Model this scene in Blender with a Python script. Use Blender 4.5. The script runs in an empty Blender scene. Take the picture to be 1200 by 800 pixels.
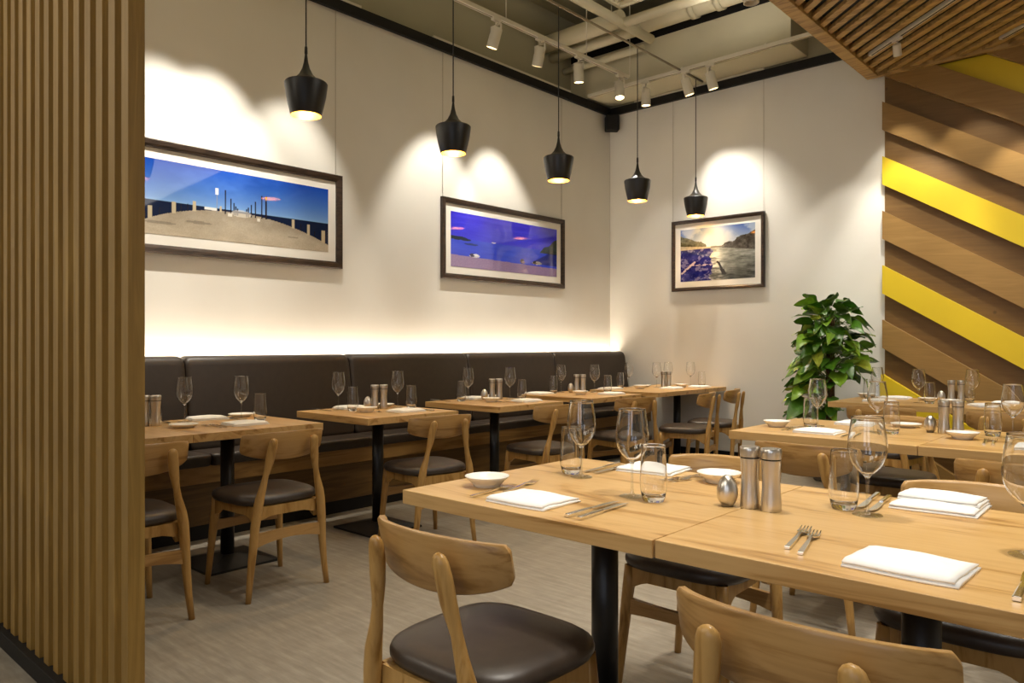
import bpy, bmesh, math, random
import numpy as np
from mathutils import Vector, Matrix
PI = math.pi
R = math.radians
sc = bpy.context.scene
COL = sc.collection
random.seed(7)

# ------------------------------------------------------------------ helpers
def lin(c):
    c = c / 255.0
    return c / 12.92 if c <= 0.04045 else ((c + 0.055) / 1.055) ** 2.4
def rgb(r, g, b):
    return (lin(r), lin(g), lin(b), 1.0)

def new_bm():
    return bmesh.new()

def add_box(bm, x0, x1, y0, y1, z0, z1, bevel=0.0, mi=0):
    vs = [bm.verts.new(p) for p in ((x0, y0, z0), (x1, y0, z0), (x1, y1, z0), (x0, y1, z0),
                                    (x0, y0, z1), (x1, y0, z1), (x1, y1, z1), (x0, y1, z1))]
    fs = [bm.faces.new([vs[i] for i in q]) for q in ((3, 2, 1, 0), (4, 5, 6, 7), (0, 1, 5, 4), (1, 2, 6, 5), (2, 3, 7, 6), (3, 0, 4, 7))]
    for f in fs:
        f.material_index = mi
    if bevel > 0:
        es = list({e for f in fs for e in f.edges})
        r = bmesh.ops.bevel(bm, geom=es, offset=bevel, segments=2, affect='EDGES', profile=0.5)
        for f in r['faces']:
            f.material_index = mi
    return vs

def add_lathe(bm, prof, seg=24, center=(0, 0, 0), cap=True, mi=0):
    """prof: list of (r, z). r==0 at the ends closes to a point."""
    cx, cy, cz = center
    rings = []
    for r, z in prof:
        if r <= 1e-6:
            rings.append([bm.verts.new((cx, cy, cz + z))])
        else:
            rings.append([bm.verts.new((cx + r * math.cos(2 * PI * k / seg), cy + r * math.sin(2 * PI * k / seg), cz + z)) for k in range(seg)])
    for a, b in zip(rings[:-1], rings[1:]):
        for k in range(seg):
            k2 = (k + 1) % seg
            if len(a) == 1 and len(b) == 1:
                continue
            if len(a) == 1:
                f = bm.faces.new((a[0], b[k], b[k2]))
            elif len(b) == 1:
                f = bm.faces.new((a[k], a[k2], b[0]))
            else:
                f = bm.faces.new((a[k], a[k2], b[k2], b[k]))
            f.material_index = mi
            f.smooth = True
    if cap:
        for ring, rev in ((rings[0], True), (rings[-1], False)):
            if len(ring) > 2:
                f = bm.faces.new(list(reversed(ring)) if rev else ring)
                f.material_index = mi
    bmesh.ops.recalc_face_normals(bm, faces=bm.faces)

def add_tube(bm, pts, radii, seg=10, mi=0, cap=True, up=(0, 0, 1)):
    """swept tube through pts; radii: number or (rx, ry) per point."""
    pts = [Vector(p) for p in pts]
    n = len(pts)
    if not isinstance(radii, (list, tuple)):
        radii = [radii] * n
    rings = []
    upv = Vector(up)
    for i in range(n):
        if i == 0:
            t = pts[1] - pts[0]
        elif i == n - 1:
            t = pts[-1] - pts[-2]
        else:
            t = (pts[i + 1] - pts[i]).normalized() + (pts[i] - pts[i - 1]).normalized()
        t.normalize()
        u = upv
        if abs(t.dot(u)) > 0.95:
            u = Vector((0, 1, 0))
        a = t.cross(u).normalized()
        b = t.cross(a).normalized()
        r = radii[i]
        rx, ry = (r, r) if not isinstance(r, (list, tuple)) else r
        rings.append([bm.verts.new(pts[i] + a * rx * math.cos(2 * PI * k / seg) + b * ry * math.sin(2 * PI * k / seg)) for k in range(seg)])
    for a, b in zip(rings[:-1], rings[1:]):
        for k in range(seg):
            f = bm.faces.new((a[k], a[(k + 1) % seg], b[(k + 1) % seg], b[k]))
            f.smooth = True
            f.material_index = mi
    if cap:
        for ring in (rings[0], rings[-1]):
            f = bm.faces.new(ring)
            f.material_index = mi
    bmesh.ops.recalc_face_normals(bm, faces=bm.faces)

def add_loft(bm, rings, smooth=True, mi=0, closed=True, cap=True):
    vr = [[bm.verts.new(p) for p in ring] for ring in rings]
    n = len(vr[0])
    for a, b in zip(vr[:-1], vr[1:]):
        for k in range(n if closed else n - 1):
            f = bm.faces.new((a[k], a[(k + 1) % n], b[(k + 1) % n], b[k]))
            f.smooth = smooth
            f.material_index = mi
    if cap and closed:
        for ring in (vr[0], vr[-1]):
            f = bm.faces.new(ring)
            f.smooth = smooth
            f.material_index = mi
    bmesh.ops.recalc_face_normals(bm, faces=bm.faces)
    return vr

def add_poly_prism(bm, poly, axis_pts, mi=0):
    """poly: list of 3D points (front), axis_pts: same list shifted (back)"""
    a = [bm.verts.new(p) for p in poly]
    b = [bm.verts.new(p) for p in axis_pts]
    n = len(a)
    fs = [bm.faces.new(a), bm.faces.new(list(reversed(b)))]
    for k in range(n):
        fs.append(bm.faces.new((a[k], b[k], b[(k + 1) % n], a[(k + 1) % n])))
    for f in fs:
        f.material_index = mi
    bmesh.ops.recalc_face_normals(bm, faces=fs)

def obj(name, bm, mats, parent=None, loc=(0, 0, 0), rot=(0, 0, 0), smooth=None):
    me = bpy.data.meshes.new(name)
    if smooth is not None:
        for f in bm.faces:
            f.smooth = smooth
    bm.to_mesh(me)
    bm.free()
    if not isinstance(mats, (list, tuple)):
        mats = [mats]
    for m in mats:
        me.materials.append(m)
    o = bpy.data.objects.new(name, me)
    COL.objects.link(o)
    o.location = loc
    o.rotation_euler = rot
    if parent is not None:
        o.parent = parent
    return o

def autosmooth(o, ang=40):
    me = o.data
    for p in me.polygons:
        p.use_smooth = True
    bm = bmesh.new()
    bm.from_mesh(me)
    for e in bm.edges:
        if len(e.link_faces) == 2:
            e.smooth = e.calc_face_angle(0) < R(ang)
        else:
            e.smooth = False
    bm.to_mesh(me)
    bm.free()
    return o

def tag(o, label=None, cat=None, group=None, kind=None):
    if label:
        o['label'] = label
    if cat:
        o['category'] = cat
    if group:
        o['group'] = group
    if kind:
        o['kind'] = kind
    return o

def thing(name, label, cat, loc=(0, 0, 0), rotz=0.0, group=None):
    o = bpy.data.objects.new(name, None)
    COL.objects.link(o)
    o.empty_display_size = 0.1
    o.location = loc
    o.rotation_euler = (0, 0, rotz)
    return tag(o, label, cat, group)

def copy_tree(o, parent=None):
    c = o.copy()
    COL.objects.link(c)
    if parent is not None:
        c.parent = parent
    for ch in list(o.children):
        copy_tree(ch, c)
    return c

class Proto:
    """first call hands out the built thing itself, later calls copies of it and of its parts"""
    def __init__(self, root):
        self.root = root
        self.used = False
    def put(self, loc, rotz, label, group=None):
        o = self.root if not self.used else copy_tree(self.root)
        self.used = True
        o.location = loc
        o.rotation_euler = (0, 0, rotz)
        o['label'] = label
        if group:
            o['group'] = group
        return o

# ------------------------------------------------------------------ materials
def mat(name):
    m = bpy.data.materials.new(name)
    m.use_nodes = True
    nt = m.node_tree
    b = nt.nodes['Principled BSDF']
    return m, nt, b

def N(nt, t, **kw):
    n = nt.nodes.new(t)
    for k, v in kw.items():
        setattr(n, k, v)
    return n

def ramp(nt, stops, fac=None):
    r = N(nt, 'ShaderNodeValToRGB')
    el = r.color_ramp.elements
    while len(el) < len(stops):
        el.new(0.5)
    for e, (p, c) in zip(el, stops):
        e.position = p
        e.color = c
    if fac is not None:
        nt.links.new(fac, r.inputs['Fac'])
    return r

def coords(nt, scale, rand=True, rot=(0, 0, 0)):
    tc = N(nt, 'ShaderNodeTexCoord')
    mp = N(nt, 'ShaderNodeMapping')
    mp.inputs['Scale'].default_value = scale
    mp.inputs['Rotation'].default_value = rot
    if rand:
        oi = N(nt, 'ShaderNodeObjectInfo')
        ad = N(nt, 'ShaderNodeVectorMath', operation='MULTIPLY_ADD')
        cmb = N(nt, 'ShaderNodeCombineXYZ')
        for k in 'XYZ':
            nt.links.new(oi.outputs['Random'], cmb.inputs[k])
        ad.inputs[1].default_value = (13.1, 7.7, 9.3)
        nt.links.new(cmb.outputs[0], ad.inputs[0])
        nt.links.new(tc.outputs['Object'], ad.inputs[2])
        nt.links.new(ad.outputs[0], mp.inputs['Vector'])
    else:
        nt.links.new(tc.outputs['Object'], mp.inputs['Vector'])
    return mp

def wood(name, dark, mid, light, scale, rough=0.35, grain=1.0, rand=True, bump=0.04, knots=False, spec=0.4):
    m, nt, b = mat(name)
    mp = coords(nt, scale, rand)
    n1 = N(nt, 'ShaderNodeTexNoise')
    n1.inputs['Scale'].default_value = 1.0
    n1.inputs['Detail'].default_value = 5.0
    n1.inputs['Roughness'].default_value = 0.55
    n1.inputs['Distortion'].default_value = 1.6
    nt.links.new(mp.outputs[0], n1.inputs['Vector'])
    # cathedral bands from the noise contour lines
    mul = N(nt, 'ShaderNodeMath', operation='MULTIPLY')
    mul.inputs[1].default_value = 22.0 * grain
    nt.links.new(n1.outputs['Fac'], mul.inputs[0])
    sn = N(nt, 'ShaderNodeMath', operation='SINE')
    nt.links.new(mul.outputs[0], sn.inputs[0])
    ma = N(nt, 'ShaderNodeMath', operation='MULTIPLY_ADD')
    ma.inputs[1].default_value = 0.16
    nt.links.new(sn.outputs[0], ma.inputs[0])
    nt.links.new(n1.outputs['Fac'], ma.inputs[2])
    mp2 = N(nt, 'ShaderNodeMapping')
    mp2.inputs['Scale'].default_value = (3.0, 9.0, 9.0)
    nt.links.new(mp.outputs[0], mp2.inputs['Vector'])
    n2 = N(nt, 'ShaderNodeTexNoise')
    n2.inputs['Scale'].default_value = 1.0
    n2.inputs['Detail'].default_value = 3.0
    nt.links.new(mp2.outputs[0], n2.inputs['Vector'])
    mx = N(nt, 'ShaderNodeMath', operation='MULTIPLY_ADD')
    mx.inputs[1].default_value = 0.28
    nt.links.new(n2.outputs['Fac'], mx.inputs[0])
    nt.links.new(ma.outputs[0], mx.inputs[2])
    rp = ramp(nt, [(0.36, dark), (0.6, mid), (0.86, light)], mx.outputs[0])
    col = rp.outputs['Color']
    if knots:
        tc = N(nt, 'ShaderNodeTexCoord')
        vo = N(nt, 'ShaderNodeTexVoronoi')
        vo.inputs['Scale'].default_value = 3.3
        nt.links.new(tc.outputs['Object'], vo.inputs['Vector'])
        kr = ramp(nt, [(0.02, (0.6, 0.6, 0.6, 1)), (0.06, (0, 0, 0, 1))], vo.outputs['Distance'])
        mk = N(nt, 'ShaderNodeMixRGB')
        mk.inputs['Color2'].default_value = tuple(c * 0.45 for c in dark[:3]) + (1,)
        nt.links.new(kr.outputs['Color'], mk.inputs['Fac'])
        nt.links.new(col, mk.inputs['Color1'])
        col = mk.outputs['Color']
    nt.links.new(col, b.inputs['Base Color'])
    b.inputs['Roughness'].default_value = rough
    b.inputs['Specular IOR Level'].default_value = spec
    if bump:
        bp = N(nt, 'ShaderNodeBump')
        bp.inputs['Strength'].default_value = bump
        bp.inputs['Distance'].default_value = 0.01
        nt.links.new(mx.outputs[0], bp.inputs['Height'])
        nt.links.new(bp.outputs[0], b.inputs['Normal'])
    return m

def plain(name, col, rough=0.5, metal=0.0, var=0.06, scale=8.0, spec=0.5, bump=0.0, coat=0.0):
    m, nt, b = mat(name)
    mp = coords(nt, (scale,) * 3, True)
    n = N(nt, 'ShaderNodeTexNoise')
    n.inputs['Scale'].default_value = 1.0
    n.inputs['Detail'].default_value = 4.0
    nt.links.new(mp.outputs[0], n.inputs['Vector'])
    lo = tuple(c * (1 - var) for c in col[:3]) + (1,)
    hi = tuple(min(1, c * (1 + var)) for c in col[:3]) + (1,)
    rp = ramp(nt, [(0.3, lo), (0.7, hi)], n.outputs['Fac'])
    nt.links.new(rp.outputs['Color'], b.inputs['Base Color'])
    b.inputs['Roughness'].default_value = rough
    b.inputs['Metallic'].default_value = metal
    b.inputs['Specular IOR Level'].default_value = spec
    b.inputs['Coat Weight'].default_value = coat
    if bump:
        bp = N(nt, 'ShaderNodeBump')
        bp.inputs['Strength'].default_value = bump
        bp.inputs['Distance'].default_value = 0.003
        nt.links.new(n.outputs['Fac'], bp.inputs['Height'])
        nt.links.new(bp.outputs[0], b.inputs['Normal'])
    return m

def emit(name, col, strength):
    m, nt, b = mat(name)
    b.inputs['Base Color'].default_value = col
    b.inputs['Emission Color'].default_value = col
    b.inputs['Emission Strength'].default_value = strength
    return m

M = {}
M['table'] = wood('oak_tabletop', rgb(163, 121, 66), rgb(197, 155, 96), rgb(209, 170, 112), (1.1, 9.0, 9.0), rough=0.33, grain=0.7, bump=0.01)
M['chair_leg'] = wood('ash_leg', rgb(146, 106, 52), rgb(169, 128, 68), rgb(186, 146, 85), (14, 14, 2.2), rough=0.32, grain=0.7, bump=0.02)
M['chair_back'] = wood('ash_back', rgb(143, 105, 56), rgb(162, 122, 69), rgb(178, 139, 84), (2.0, 8, 18), rough=0.3, grain=0.7, bump=0.02)
M['screen'] = wood('screen_wood', rgb(128, 98, 46), rgb(150, 117, 58), rgb(164, 131, 69), (16, 16, 1.0), rough=0.42, grain=0.4, bump=0.02)
M['canopy'] = wood('canopy_wood', rgb(150, 118, 66), rgb(174, 140, 84), rgb(188, 154, 96), (3.0, 14, 14), rough=0.5, grain=0.6, bump=0.02)
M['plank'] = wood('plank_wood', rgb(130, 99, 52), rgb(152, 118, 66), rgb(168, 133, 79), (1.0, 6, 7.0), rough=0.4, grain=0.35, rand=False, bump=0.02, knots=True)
M['plank_shaded'] = wood('plank_shaded_wood', rgb(96, 70, 36), rgb(116, 87, 47), rgb(130, 100, 57), (1.0, 6, 7.0), rough=0.45, grain=0.35, rand=False, bump=0.02, knots=True)  # recessed boards: same wood darkened, their shade put into the colour
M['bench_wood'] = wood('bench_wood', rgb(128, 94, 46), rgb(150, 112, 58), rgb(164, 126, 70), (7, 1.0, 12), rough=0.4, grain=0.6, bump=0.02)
M['bench_shaded'] = wood('bench_shaded_wood', rgb(84, 61, 30), rgb(102, 76, 38), rgb(114, 86, 46), (7, 1.0, 12), rough=0.45, grain=0.5, bump=0.02)  # bench wood darkened, the shadow below the seat is in the colour
M['yellow'] = plain('yellow_paint', rgb(220, 190, 34), 0.42, var=0.03, scale=3)
M['leather'] = plain('dark_leather', rgb(58, 48, 40), 0.4, var=0.12, scale=30, bump=0.05, spec=0.55)
M['leather_bench'] = plain('bench_leather', rgb(45, 36, 29), 0.42, var=0.1, scale=25, bump=0.06, spec=0.45)
M['black'] = plain('black_metal', rgb(22, 21, 20), 0.38, metal=0.0, var=0.1, spec=0.5)
M['blackm'] = plain('matt_black', rgb(20, 18, 17), 0.6, var=0.1, spec=0.3)
M['steel'] = plain('brushed_steel', rgb(212, 205, 194), 0.3, metal=1.0, var=0.05, scale=20)
M['cutlery'] = plain('polished_steel', rgb(236, 232, 224), 0.16, metal=1.0, var=0.03)
M['china'] = plain('white_china', rgb(240, 236, 226), 0.25, var=0.01, spec=0.5)
M['linen'] = plain('white_linen', rgb(243, 241, 236), 0.85, var=0.015, scale=90, bump=0.15, spec=0.2)
M['white_metal'] = plain('white_metal', rgb(222, 214, 196), 0.45, var=0.02)
M['pipe'] = plain('painted_pipe', rgb(214, 205, 176), 0.55, var=0.05, scale=3)
M['ceil'] = plain('ceiling_paint', rgb(168, 161, 132), 0.85, var=0.05, scale=2)
M['upper'] = plain('upper_wall_paint', rgb(166, 159, 132), 0.85, var=0.04, scale=2)
M['beam'] = plain('boxed_beam_paint', rgb(204, 196, 168), 0.8, var=0.04, scale=2)
M['wallp'] = None
M['frame'] = wood('frame_wood', rgb(44, 33, 25), rgb(54, 41, 31), rgb(64, 49, 38), (5, 30, 30), rough=0.35, grain=0.6)
M['mat_board'] = plain('mat_board', rgb(244, 240, 230), 0.7, var=0.01)
M['ceramic_pot'] = plain('glazed_pot', rgb(74, 66, 58), 0.35, var=0.1)
M['soil'] = plain('potting_soil', rgb(52, 38, 26), 0.95, var=0.3, scale=40, bump=0.5)
M['stem'] = plain('plant_stem', rgb(86, 110, 44), 0.5, var=0.15)
M['coir'] = plain('coir_pole', rgb(84, 60, 36), 0.95, var=0.3, scale=60, bump=0.6)
M['lens'] = emit('lamp_lens', rgb(255, 226, 172), 14.0)
M['lens_off'] = emit('lamp_lens_dim', rgb(255, 226, 172), 3.0)
M['bulb'] = emit('pendant_bulb', rgb(255, 206, 120), 130.0)
M['led'] = emit('led_tape', rgb(255, 240, 218), 17.0)
M['gold'] = plain('gold_lining', rgb(246, 200, 110), 0.5, metal=0.6, var=0.1, scale=30, bump=0.3)
M['shade'] = plain('black_spun_shade', rgb(26, 23, 20), 0.36, metal=0.0, var=0.15, spec=0.5)
M['rubber'] = plain('dark_wire', rgb(30, 28, 26), 0.6)
M['wire'] = plain('steel_wire', rgb(150, 138, 116), 0.4, metal=0.6)

def wall_mat():
    m, nt, b = mat('painted_wall')
    tc = N(nt, 'ShaderNodeTexCoord')
    n = N(nt, 'ShaderNodeTexNoise')
    n.inputs['Scale'].default_value = 1.3
    n.inputs['Detail'].default_value = 4
    nt.links.new(tc.outputs['Object'], n.inputs['Vector'])
    rp = ramp(nt, [(0.3, rgb(228, 224, 215)), (0.7, rgb(235, 232, 224))], n.outputs['Fac'])
    nt.links.new(rp.outputs['Color'], b.inputs['Base Color'])
    b.inputs['Roughness'].default_value = 0.75
    b.inputs['Specular IOR Level'].default_value = 0.25
    n2 = N(nt, 'ShaderNodeTexNoise')
    n2.inputs['Scale'].default_value = 160
    nt.links.new(tc.outputs['Object'], n2.inputs['Vector'])
    bp = N(nt, 'ShaderNodeBump')
    bp.inputs['Strength'].default_value = 0.04
    bp.inputs['Distance'].default_value = 0.002
    nt.links.new(n2.outputs['Fac'], bp.inputs['Height'])
    nt.links.new(bp.outputs[0], b.inputs['Normal'])
    return m
M['wallp'] = wall_mat()

def floor_mat():
    m, nt, b = mat('floor_vinyl')
    tc = N(nt, 'ShaderNodeTexCoord')
    mp = N(nt, 'ShaderNodeMapping')
    mp.inputs['Scale'].default_value = (3.0, 22.0, 1.0)
    nt.links.new(tc.outputs['Object'], mp.inputs['Vector'])
    n = N(nt, 'ShaderNodeTexNoise')
    n.inputs['Scale'].default_value = 1.6
    n.inputs['Detail'].default_value = 7
    n.inputs['Roughness'].default_value = 0.65
    nt.links.new(mp.outputs[0], n.inputs['Vector'])
    mpb = N(nt, 'ShaderNodeMapping')
    mpb.inputs['Scale'].default_value = (10.0, 2.5, 1.0)
    nt.links.new(tc.outputs['Object'], mpb.inputs['Vector'])
    nb = N(nt, 'ShaderNodeTexNoise')
    nb.inputs['Scale'].default_value = 1.5
    nb.inputs['Detail'].default_value = 5
    nt.links.new(mpb.outputs[0], nb.inputs['Vector'])
    br = N(nt, 'ShaderNodeTexBrick')
    br.inputs['Scale'].default_value = 1.0
    br.inputs['Brick Width'].default_value = 0.92
    br.inputs['Row Height'].default_value = 0.46
    br.inputs['Mortar Size'].default_value = 0.0015
    br.inputs['Color1'].default_value = (0.45, 0.45, 0.45, 1)
    br.inputs['Color2'].default_value = (0.56, 0.56, 0.56, 1)
    br.inputs['Mortar'].default_value = (0.3, 0.3, 0.3, 1)
    nt.links.new(tc.outputs['Object'], br.inputs['Vector'])
    a = N(nt, 'ShaderNodeMath', operation='MULTIPLY_ADD')
    a.inputs[1].default_value = 0.3
    nt.links.new(nb.outputs['Fac'], a.inputs[0])
    nt.links.new(n.outputs['Fac'], a.inputs[2])
    a2 = N(nt, 'ShaderNodeMath', operation='MULTIPLY_ADD')
    a2.inputs[1].default_value = 0.35
    nt.links.new(br.outputs['Color'], a2.inputs[0])
    nt.links.new(a.outputs[0], a2.inputs[2])
    rp = ramp(nt, [(0.55, rgb(126, 117, 103)), (0.85, rgb(147, 138, 123)), (1.0, rgb(160, 151, 136))], a2.outputs[0])
    rp.color_ramp.elements[2].position = 1.0
    nt.links.new(rp.outputs['Color'], b.inputs['Base Color'])
    b.inputs['Roughness'].default_value = 0.48
    b.inputs['Specular IOR Level'].default_value = 0.4
    return m
M['floor'] = floor_mat()

def glass_mat(name='clear_glass'):
    m, nt, b = mat(name)
    tc = N(nt, 'ShaderNodeTexCoord')
    n = N(nt, 'ShaderNodeTexNoise')
    n.inputs['Scale'].default_value = 6
    nt.links.new(tc.outputs['Object'], n.inputs['Vector'])
    rp = ramp(nt, [(0.3, (0.975, 0.98, 0.975, 1)), (0.7, (1, 1, 1, 1))], n.outputs['Fac'])
    nt.links.new(rp.outputs['Color'], b.inputs['Base Color'])
    b.inputs['Transmission Weight'].default_value = 1.0
    b.inputs['Roughness'].default_value = 0.0
    b.inputs['IOR'].default_value = 1.5
    return m
def thin_glass_mat(name):
    """clear glass for thin solid pieces: straight-through light plus Fresnel reflection"""
    m, nt, b = mat(name)
    nt.nodes.remove(b)
    tc = N(nt, 'ShaderNodeTexCoord')
    n = N(nt, 'ShaderNodeTexNoise')
    n.inputs['Scale'].default_value = 6
    nt.links.new(tc.outputs['Object'], n.inputs['Vector'])
    rp = ramp(nt, [(0.3, (0.90, 0.91, 0.90, 1)), (0.7, (0.95, 0.96, 0.95, 1))], n.outputs['Fac'])
    tr = N(nt, 'ShaderNodeBsdfTransparent')
    nt.links.new(rp.outputs['Color'], tr.inputs['Color'])
    gl = N(nt, 'ShaderNodeBsdfGlossy')
    gl.inputs['Roughness'].default_value = 0.04
    fr = N(nt, 'ShaderNodeFresnel')
    fr.inputs['IOR'].default_value = 2.1
    ge = N(nt, 'ShaderNodeNewGeometry')
    inv = N(nt, 'ShaderNodeMath', operation='SUBTRACT')
    inv.inputs[0].default_value = 1.0
    nt.links.new(ge.outputs['Backfacing'], inv.inputs[1])
    mu = N(nt, 'ShaderNodeMath', operation='MULTIPLY')
    nt.links.new(fr.outputs[0], mu.inputs[0])
    nt.links.new(inv.outputs[0], mu.inputs[1])
    mx = N(nt, 'ShaderNodeMixShader')
    nt.links.new(mu.outputs[0], mx.inputs[0])
    nt.links.new(tr.outputs[0], mx.inputs[1])
    nt.links.new(gl.outputs[0], mx.inputs[2])
    nt.links.new(mx.outputs[0], nt.nodes['Material Output'].inputs['Surface'])
    return m
M['glass_stem'] = thin_glass_mat('clear_glass_stem')
M['glass'] = glass_mat()

def vcol_mat(name, rough=0.08, spec=0.5, coat=0.0, noise=0.0):
    m, nt, b = mat(name)
    at = N(nt, 'ShaderNodeVertexColor')
    at.layer_name = 'Col'
    nt.links.new(at.outputs['Color'], b.inputs['Base Color'])
    b.inputs['Roughness'].default_value = rough
    b.inputs['Specular IOR Level'].default_value = spec
    b.inputs['Coat Weight'].default_value = coat
    return m
M['print'] = vcol_mat('photo_print', 0.03, 0.75)
M['leaf'] = vcol_mat('pothos_leaf', 0.33, 0.5)

# ------------------------------------------------------------------ room shell
H_TRIM = 3.77
def struct(name, bm, m, parent=None):
    o = obj(name, bm, m, parent)
    if parent is None:
        o['kind'] = 'structure'
    return o

bm = new_bm(); add_box(bm, -0.6, 8.2, -10.2, 0.4, -0.1, 0.0)
struct('floor', bm, M['floor'])
bm = new_bm(); add_box(bm, -0.6, 8.2, -10.2, 0.4, 4.8, 4.9)
struct('ceiling', bm, M['ceil'])
# left wall: lower painted wall with a ledge on top, upper wall set back
bm = new_bm(); add_box(bm, -0.3, 0.0, -10.0, 0.0, 0.0, 3.84)
struct('wall_left', bm, M['wallp'])
bm = new_bm(); add_box(bm, -0.5, -0.25, -10.0, 0.0, 3.84, 4.8)
struct('wall_left_upper', bm, M['upper'])
bm = new_bm(); add_box(bm, -0.3, 2.92, 0.0, 0.3, 0.0, 3.84)
struct('wall_back', bm, M['wallp'])
bm = new_bm(); add_box(bm, -0.5, 8.0, 0.0, 0.3, 3.84, 4.8)
struct('wall_back_upper', bm, M['upper'])
bm = new_bm(); add_box(bm, 8.0, 8.2, -10.0, 0.3, 0.0, 4.8)
struct('wall_right', bm, M['wallp'])
bm = new_bm(); add_box(bm, -0.5, 8.2, -10.2, -10.0, 0.0, 4.8)
struct('wall_front', bm, M['wallp'])
# black picture rail at the top of the painted walls
bm = new_bm(); add_box(bm, 0.0, 0.035, -10.0, 0.0, H_TRIM, 3.85)
struct('trim_1', bm, M['blackm'])
bm = new_bm(); add_box(bm, 0.035, 2.92, -0.035, 0.0, H_TRIM, 3.85)
struct('trim_2', bm, M['blackm'])
bm = new_bm(); add_box(bm, 0.62, 2.92, -0.015, 0.0, 0.0, 0.1)
struct('baseboard_back', bm, M['blackm'])

# plank wall: diagonal boards in two depths
def clip(poly, inside, inter):
    out = []
    for i in range(len(poly)):
        a, b = poly[i], poly[(i + 1) % len(poly)]
        ia, ib = inside(a), inside(b)
        if ia:
            out.append(a)
        if ia != ib:
            out.append(inter(a, b))
    return out
def clip_rect(poly, x0, x1, z0, z1):
    for ax, v, sgn in ((0, x0, 1), (0, x1, -1), (1, z0, 1), (1, z1, -1)):
        if not poly:
            return poly
        ins = lambda p, ax=ax, v=v, sgn=sgn: (p[ax] - v) * sgn >= 0
        def it(a, b, ax=ax, v=v):
            t = (v - a[ax]) / (b[ax] - a[ax])
            return tuple(a[i] + t * (b[i] - a[i]) for i in (0, 1))
        poly = clip(poly, ins, it)
    return poly
bm = new_bm()
add_box(bm, 2.92, 8.0, 0.0, 0.3, 0.0, 3.84, mi=0)
XW0, XW1, ZW1 = 2.92, 8.0, 3.52
SL = -0.62
pitch = 0.4755
for k in range(-2, 18):
    zt = 3.772 + 2 * pitch - k * pitch          # top of a proud board at the wall's near edge
    yel = (k % 2 == 0 and k >= 4)
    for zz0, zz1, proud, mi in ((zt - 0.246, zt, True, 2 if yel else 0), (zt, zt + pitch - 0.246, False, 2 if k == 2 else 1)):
        L = XW1 - XW0
        poly = [(XW0, zz0), (XW1, zz0 + SL * L), (XW1, zz1 + SL * L), (XW0, zz1)]
        poly = clip_rect(poly, XW0 + (0.0 if proud else 0.012), XW1, 0.0, ZW1)
        if len(poly) < 3:
            continue
        y0, y1 = (-0.075, 0.0) if proud else (-0.022, 0.0)
        add_poly_prism(bm, [(x, y0, z) for x, z in poly], [(x, y1, z) for x, z in poly], mi)
pw = struct('wall_feature', bm, [M['plank'], M['plank_shaded'], M['yellow']])
# grain follows the boards: rotate the object coordinates in the plank materials
for key in ('plank', 'plank_shaded'):
    for n in M[key].node_tree.nodes:
        if n.type == 'MAPPING' and n.inputs['Vector'].links and n.inputs['Vector'].links[0].from_node.type == 'TEX_COORD':
            n.inputs['Rotation'].default_value = (0, -math.atan(SL) * -1, 0)

# slatted canopy over the right part of the room
bm = new_bm()
CX0, CX1, CY0, CY1, CZ = 2.80, 7.9, -6.6, -0.0, 3.53
add_box(bm, CX0, CX1, CY0, CY1 - 0.08, CZ + 0.075, CZ + 0.1)
cb = struct('ceiling_slatted_canopy', bm, M['blackm'])
bm = new_bm()
add_box(bm, CX0, CX0 + 0.10, CY0, CY1 - 0.08, CZ - 0.02, CZ + 0.10, 0.002)
add_box(bm, CX0 + 0.10, CX1, CY1 - 0.12, CY1 - 0.08, CZ - 0.02, CZ + 0.10, 0.002)
struct('border', bm, M['canopy'], cb)
bm = new_bm()
ang = math.atan2(-0.9, 1.0)
d = Vector((math.cos(ang), math.sin(ang)))
nrm = Vector((-d.y, d.x))
rx0, rx1, ry0, ry1 = CX0 + 0.10, CX1, CY0, CY1 - 0.12
c0 = Vector((rx0, ry1))
for i in range(-70, 70):
    o0 = c0 + nrm * (i * 0.118 + 0.05)
    quad = []
    w = 0.054
    a = o0 - d * 14
    b2 = o0 + d * 14
    poly = [(a.x, a.y), (b2.x, b2.y), (b2.x + nrm.x * w, b2.y + nrm.y * w), (a.x + nrm.x * w, a.y + nrm.y * w)]
    poly = clip_rect(poly, rx0, rx1, ry0, ry1)
    if len(poly) < 3:
        continue
    add_poly_prism(bm, [(x, y, CZ) for x, y in poly], [(x, y, CZ + 0.03) for x, y in poly])
struct('slats', bm, M['canopy'], cb)
for n in M['canopy'].node_tree.nodes:
    pass

# boxed beam along the top of the back wall
bm = new_bm(); add_box(bm, -0.25, 2.25, -0.41, 0.0, 3.88, 4.32, 0.004)
struct('beam_back', bm, M['beam'])
bm = new_bm(); add_box(bm, -0.25, 3.4, -0.40, 0.0, 4.32, 4.42)
struct('black_band', bm, M['blackm'])  # black band above the beam, in place of the gap

# ------------------------------------------------------------------ slatted screen
sp = thing('slatted_screen', 'tall brown wooden screen of upright slats dividing the dining area', 'room divider', (1.2, -6.22, 0))
bm = new_bm()
x = 2.694
xs = []
for i in range(22):
    x1 = 2.694 - i * 0.1
    add_box(bm, x1 - 0.05 - 1.2, x1 - 1.2, -0.025, 0.022, 0.06, 4.3, 0.0015)
obj('slat_panel', bm, M['screen'], sp)
bm = new_bm()
add_box(bm, 0.55 - 1.2, 2.69 - 1.2, -0.05, 0.02, 0.0, 0.06, 0.003)
obj('plinth', bm, M['blackm'], sp)
bm = new_bm()
add_box(bm, 0.55 - 1.2, 2.69 - 1.2, -0.02, 0.02, 4.3, 4.36, 0.003)
obj('top_rail', bm, M['screen'], sp)

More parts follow.
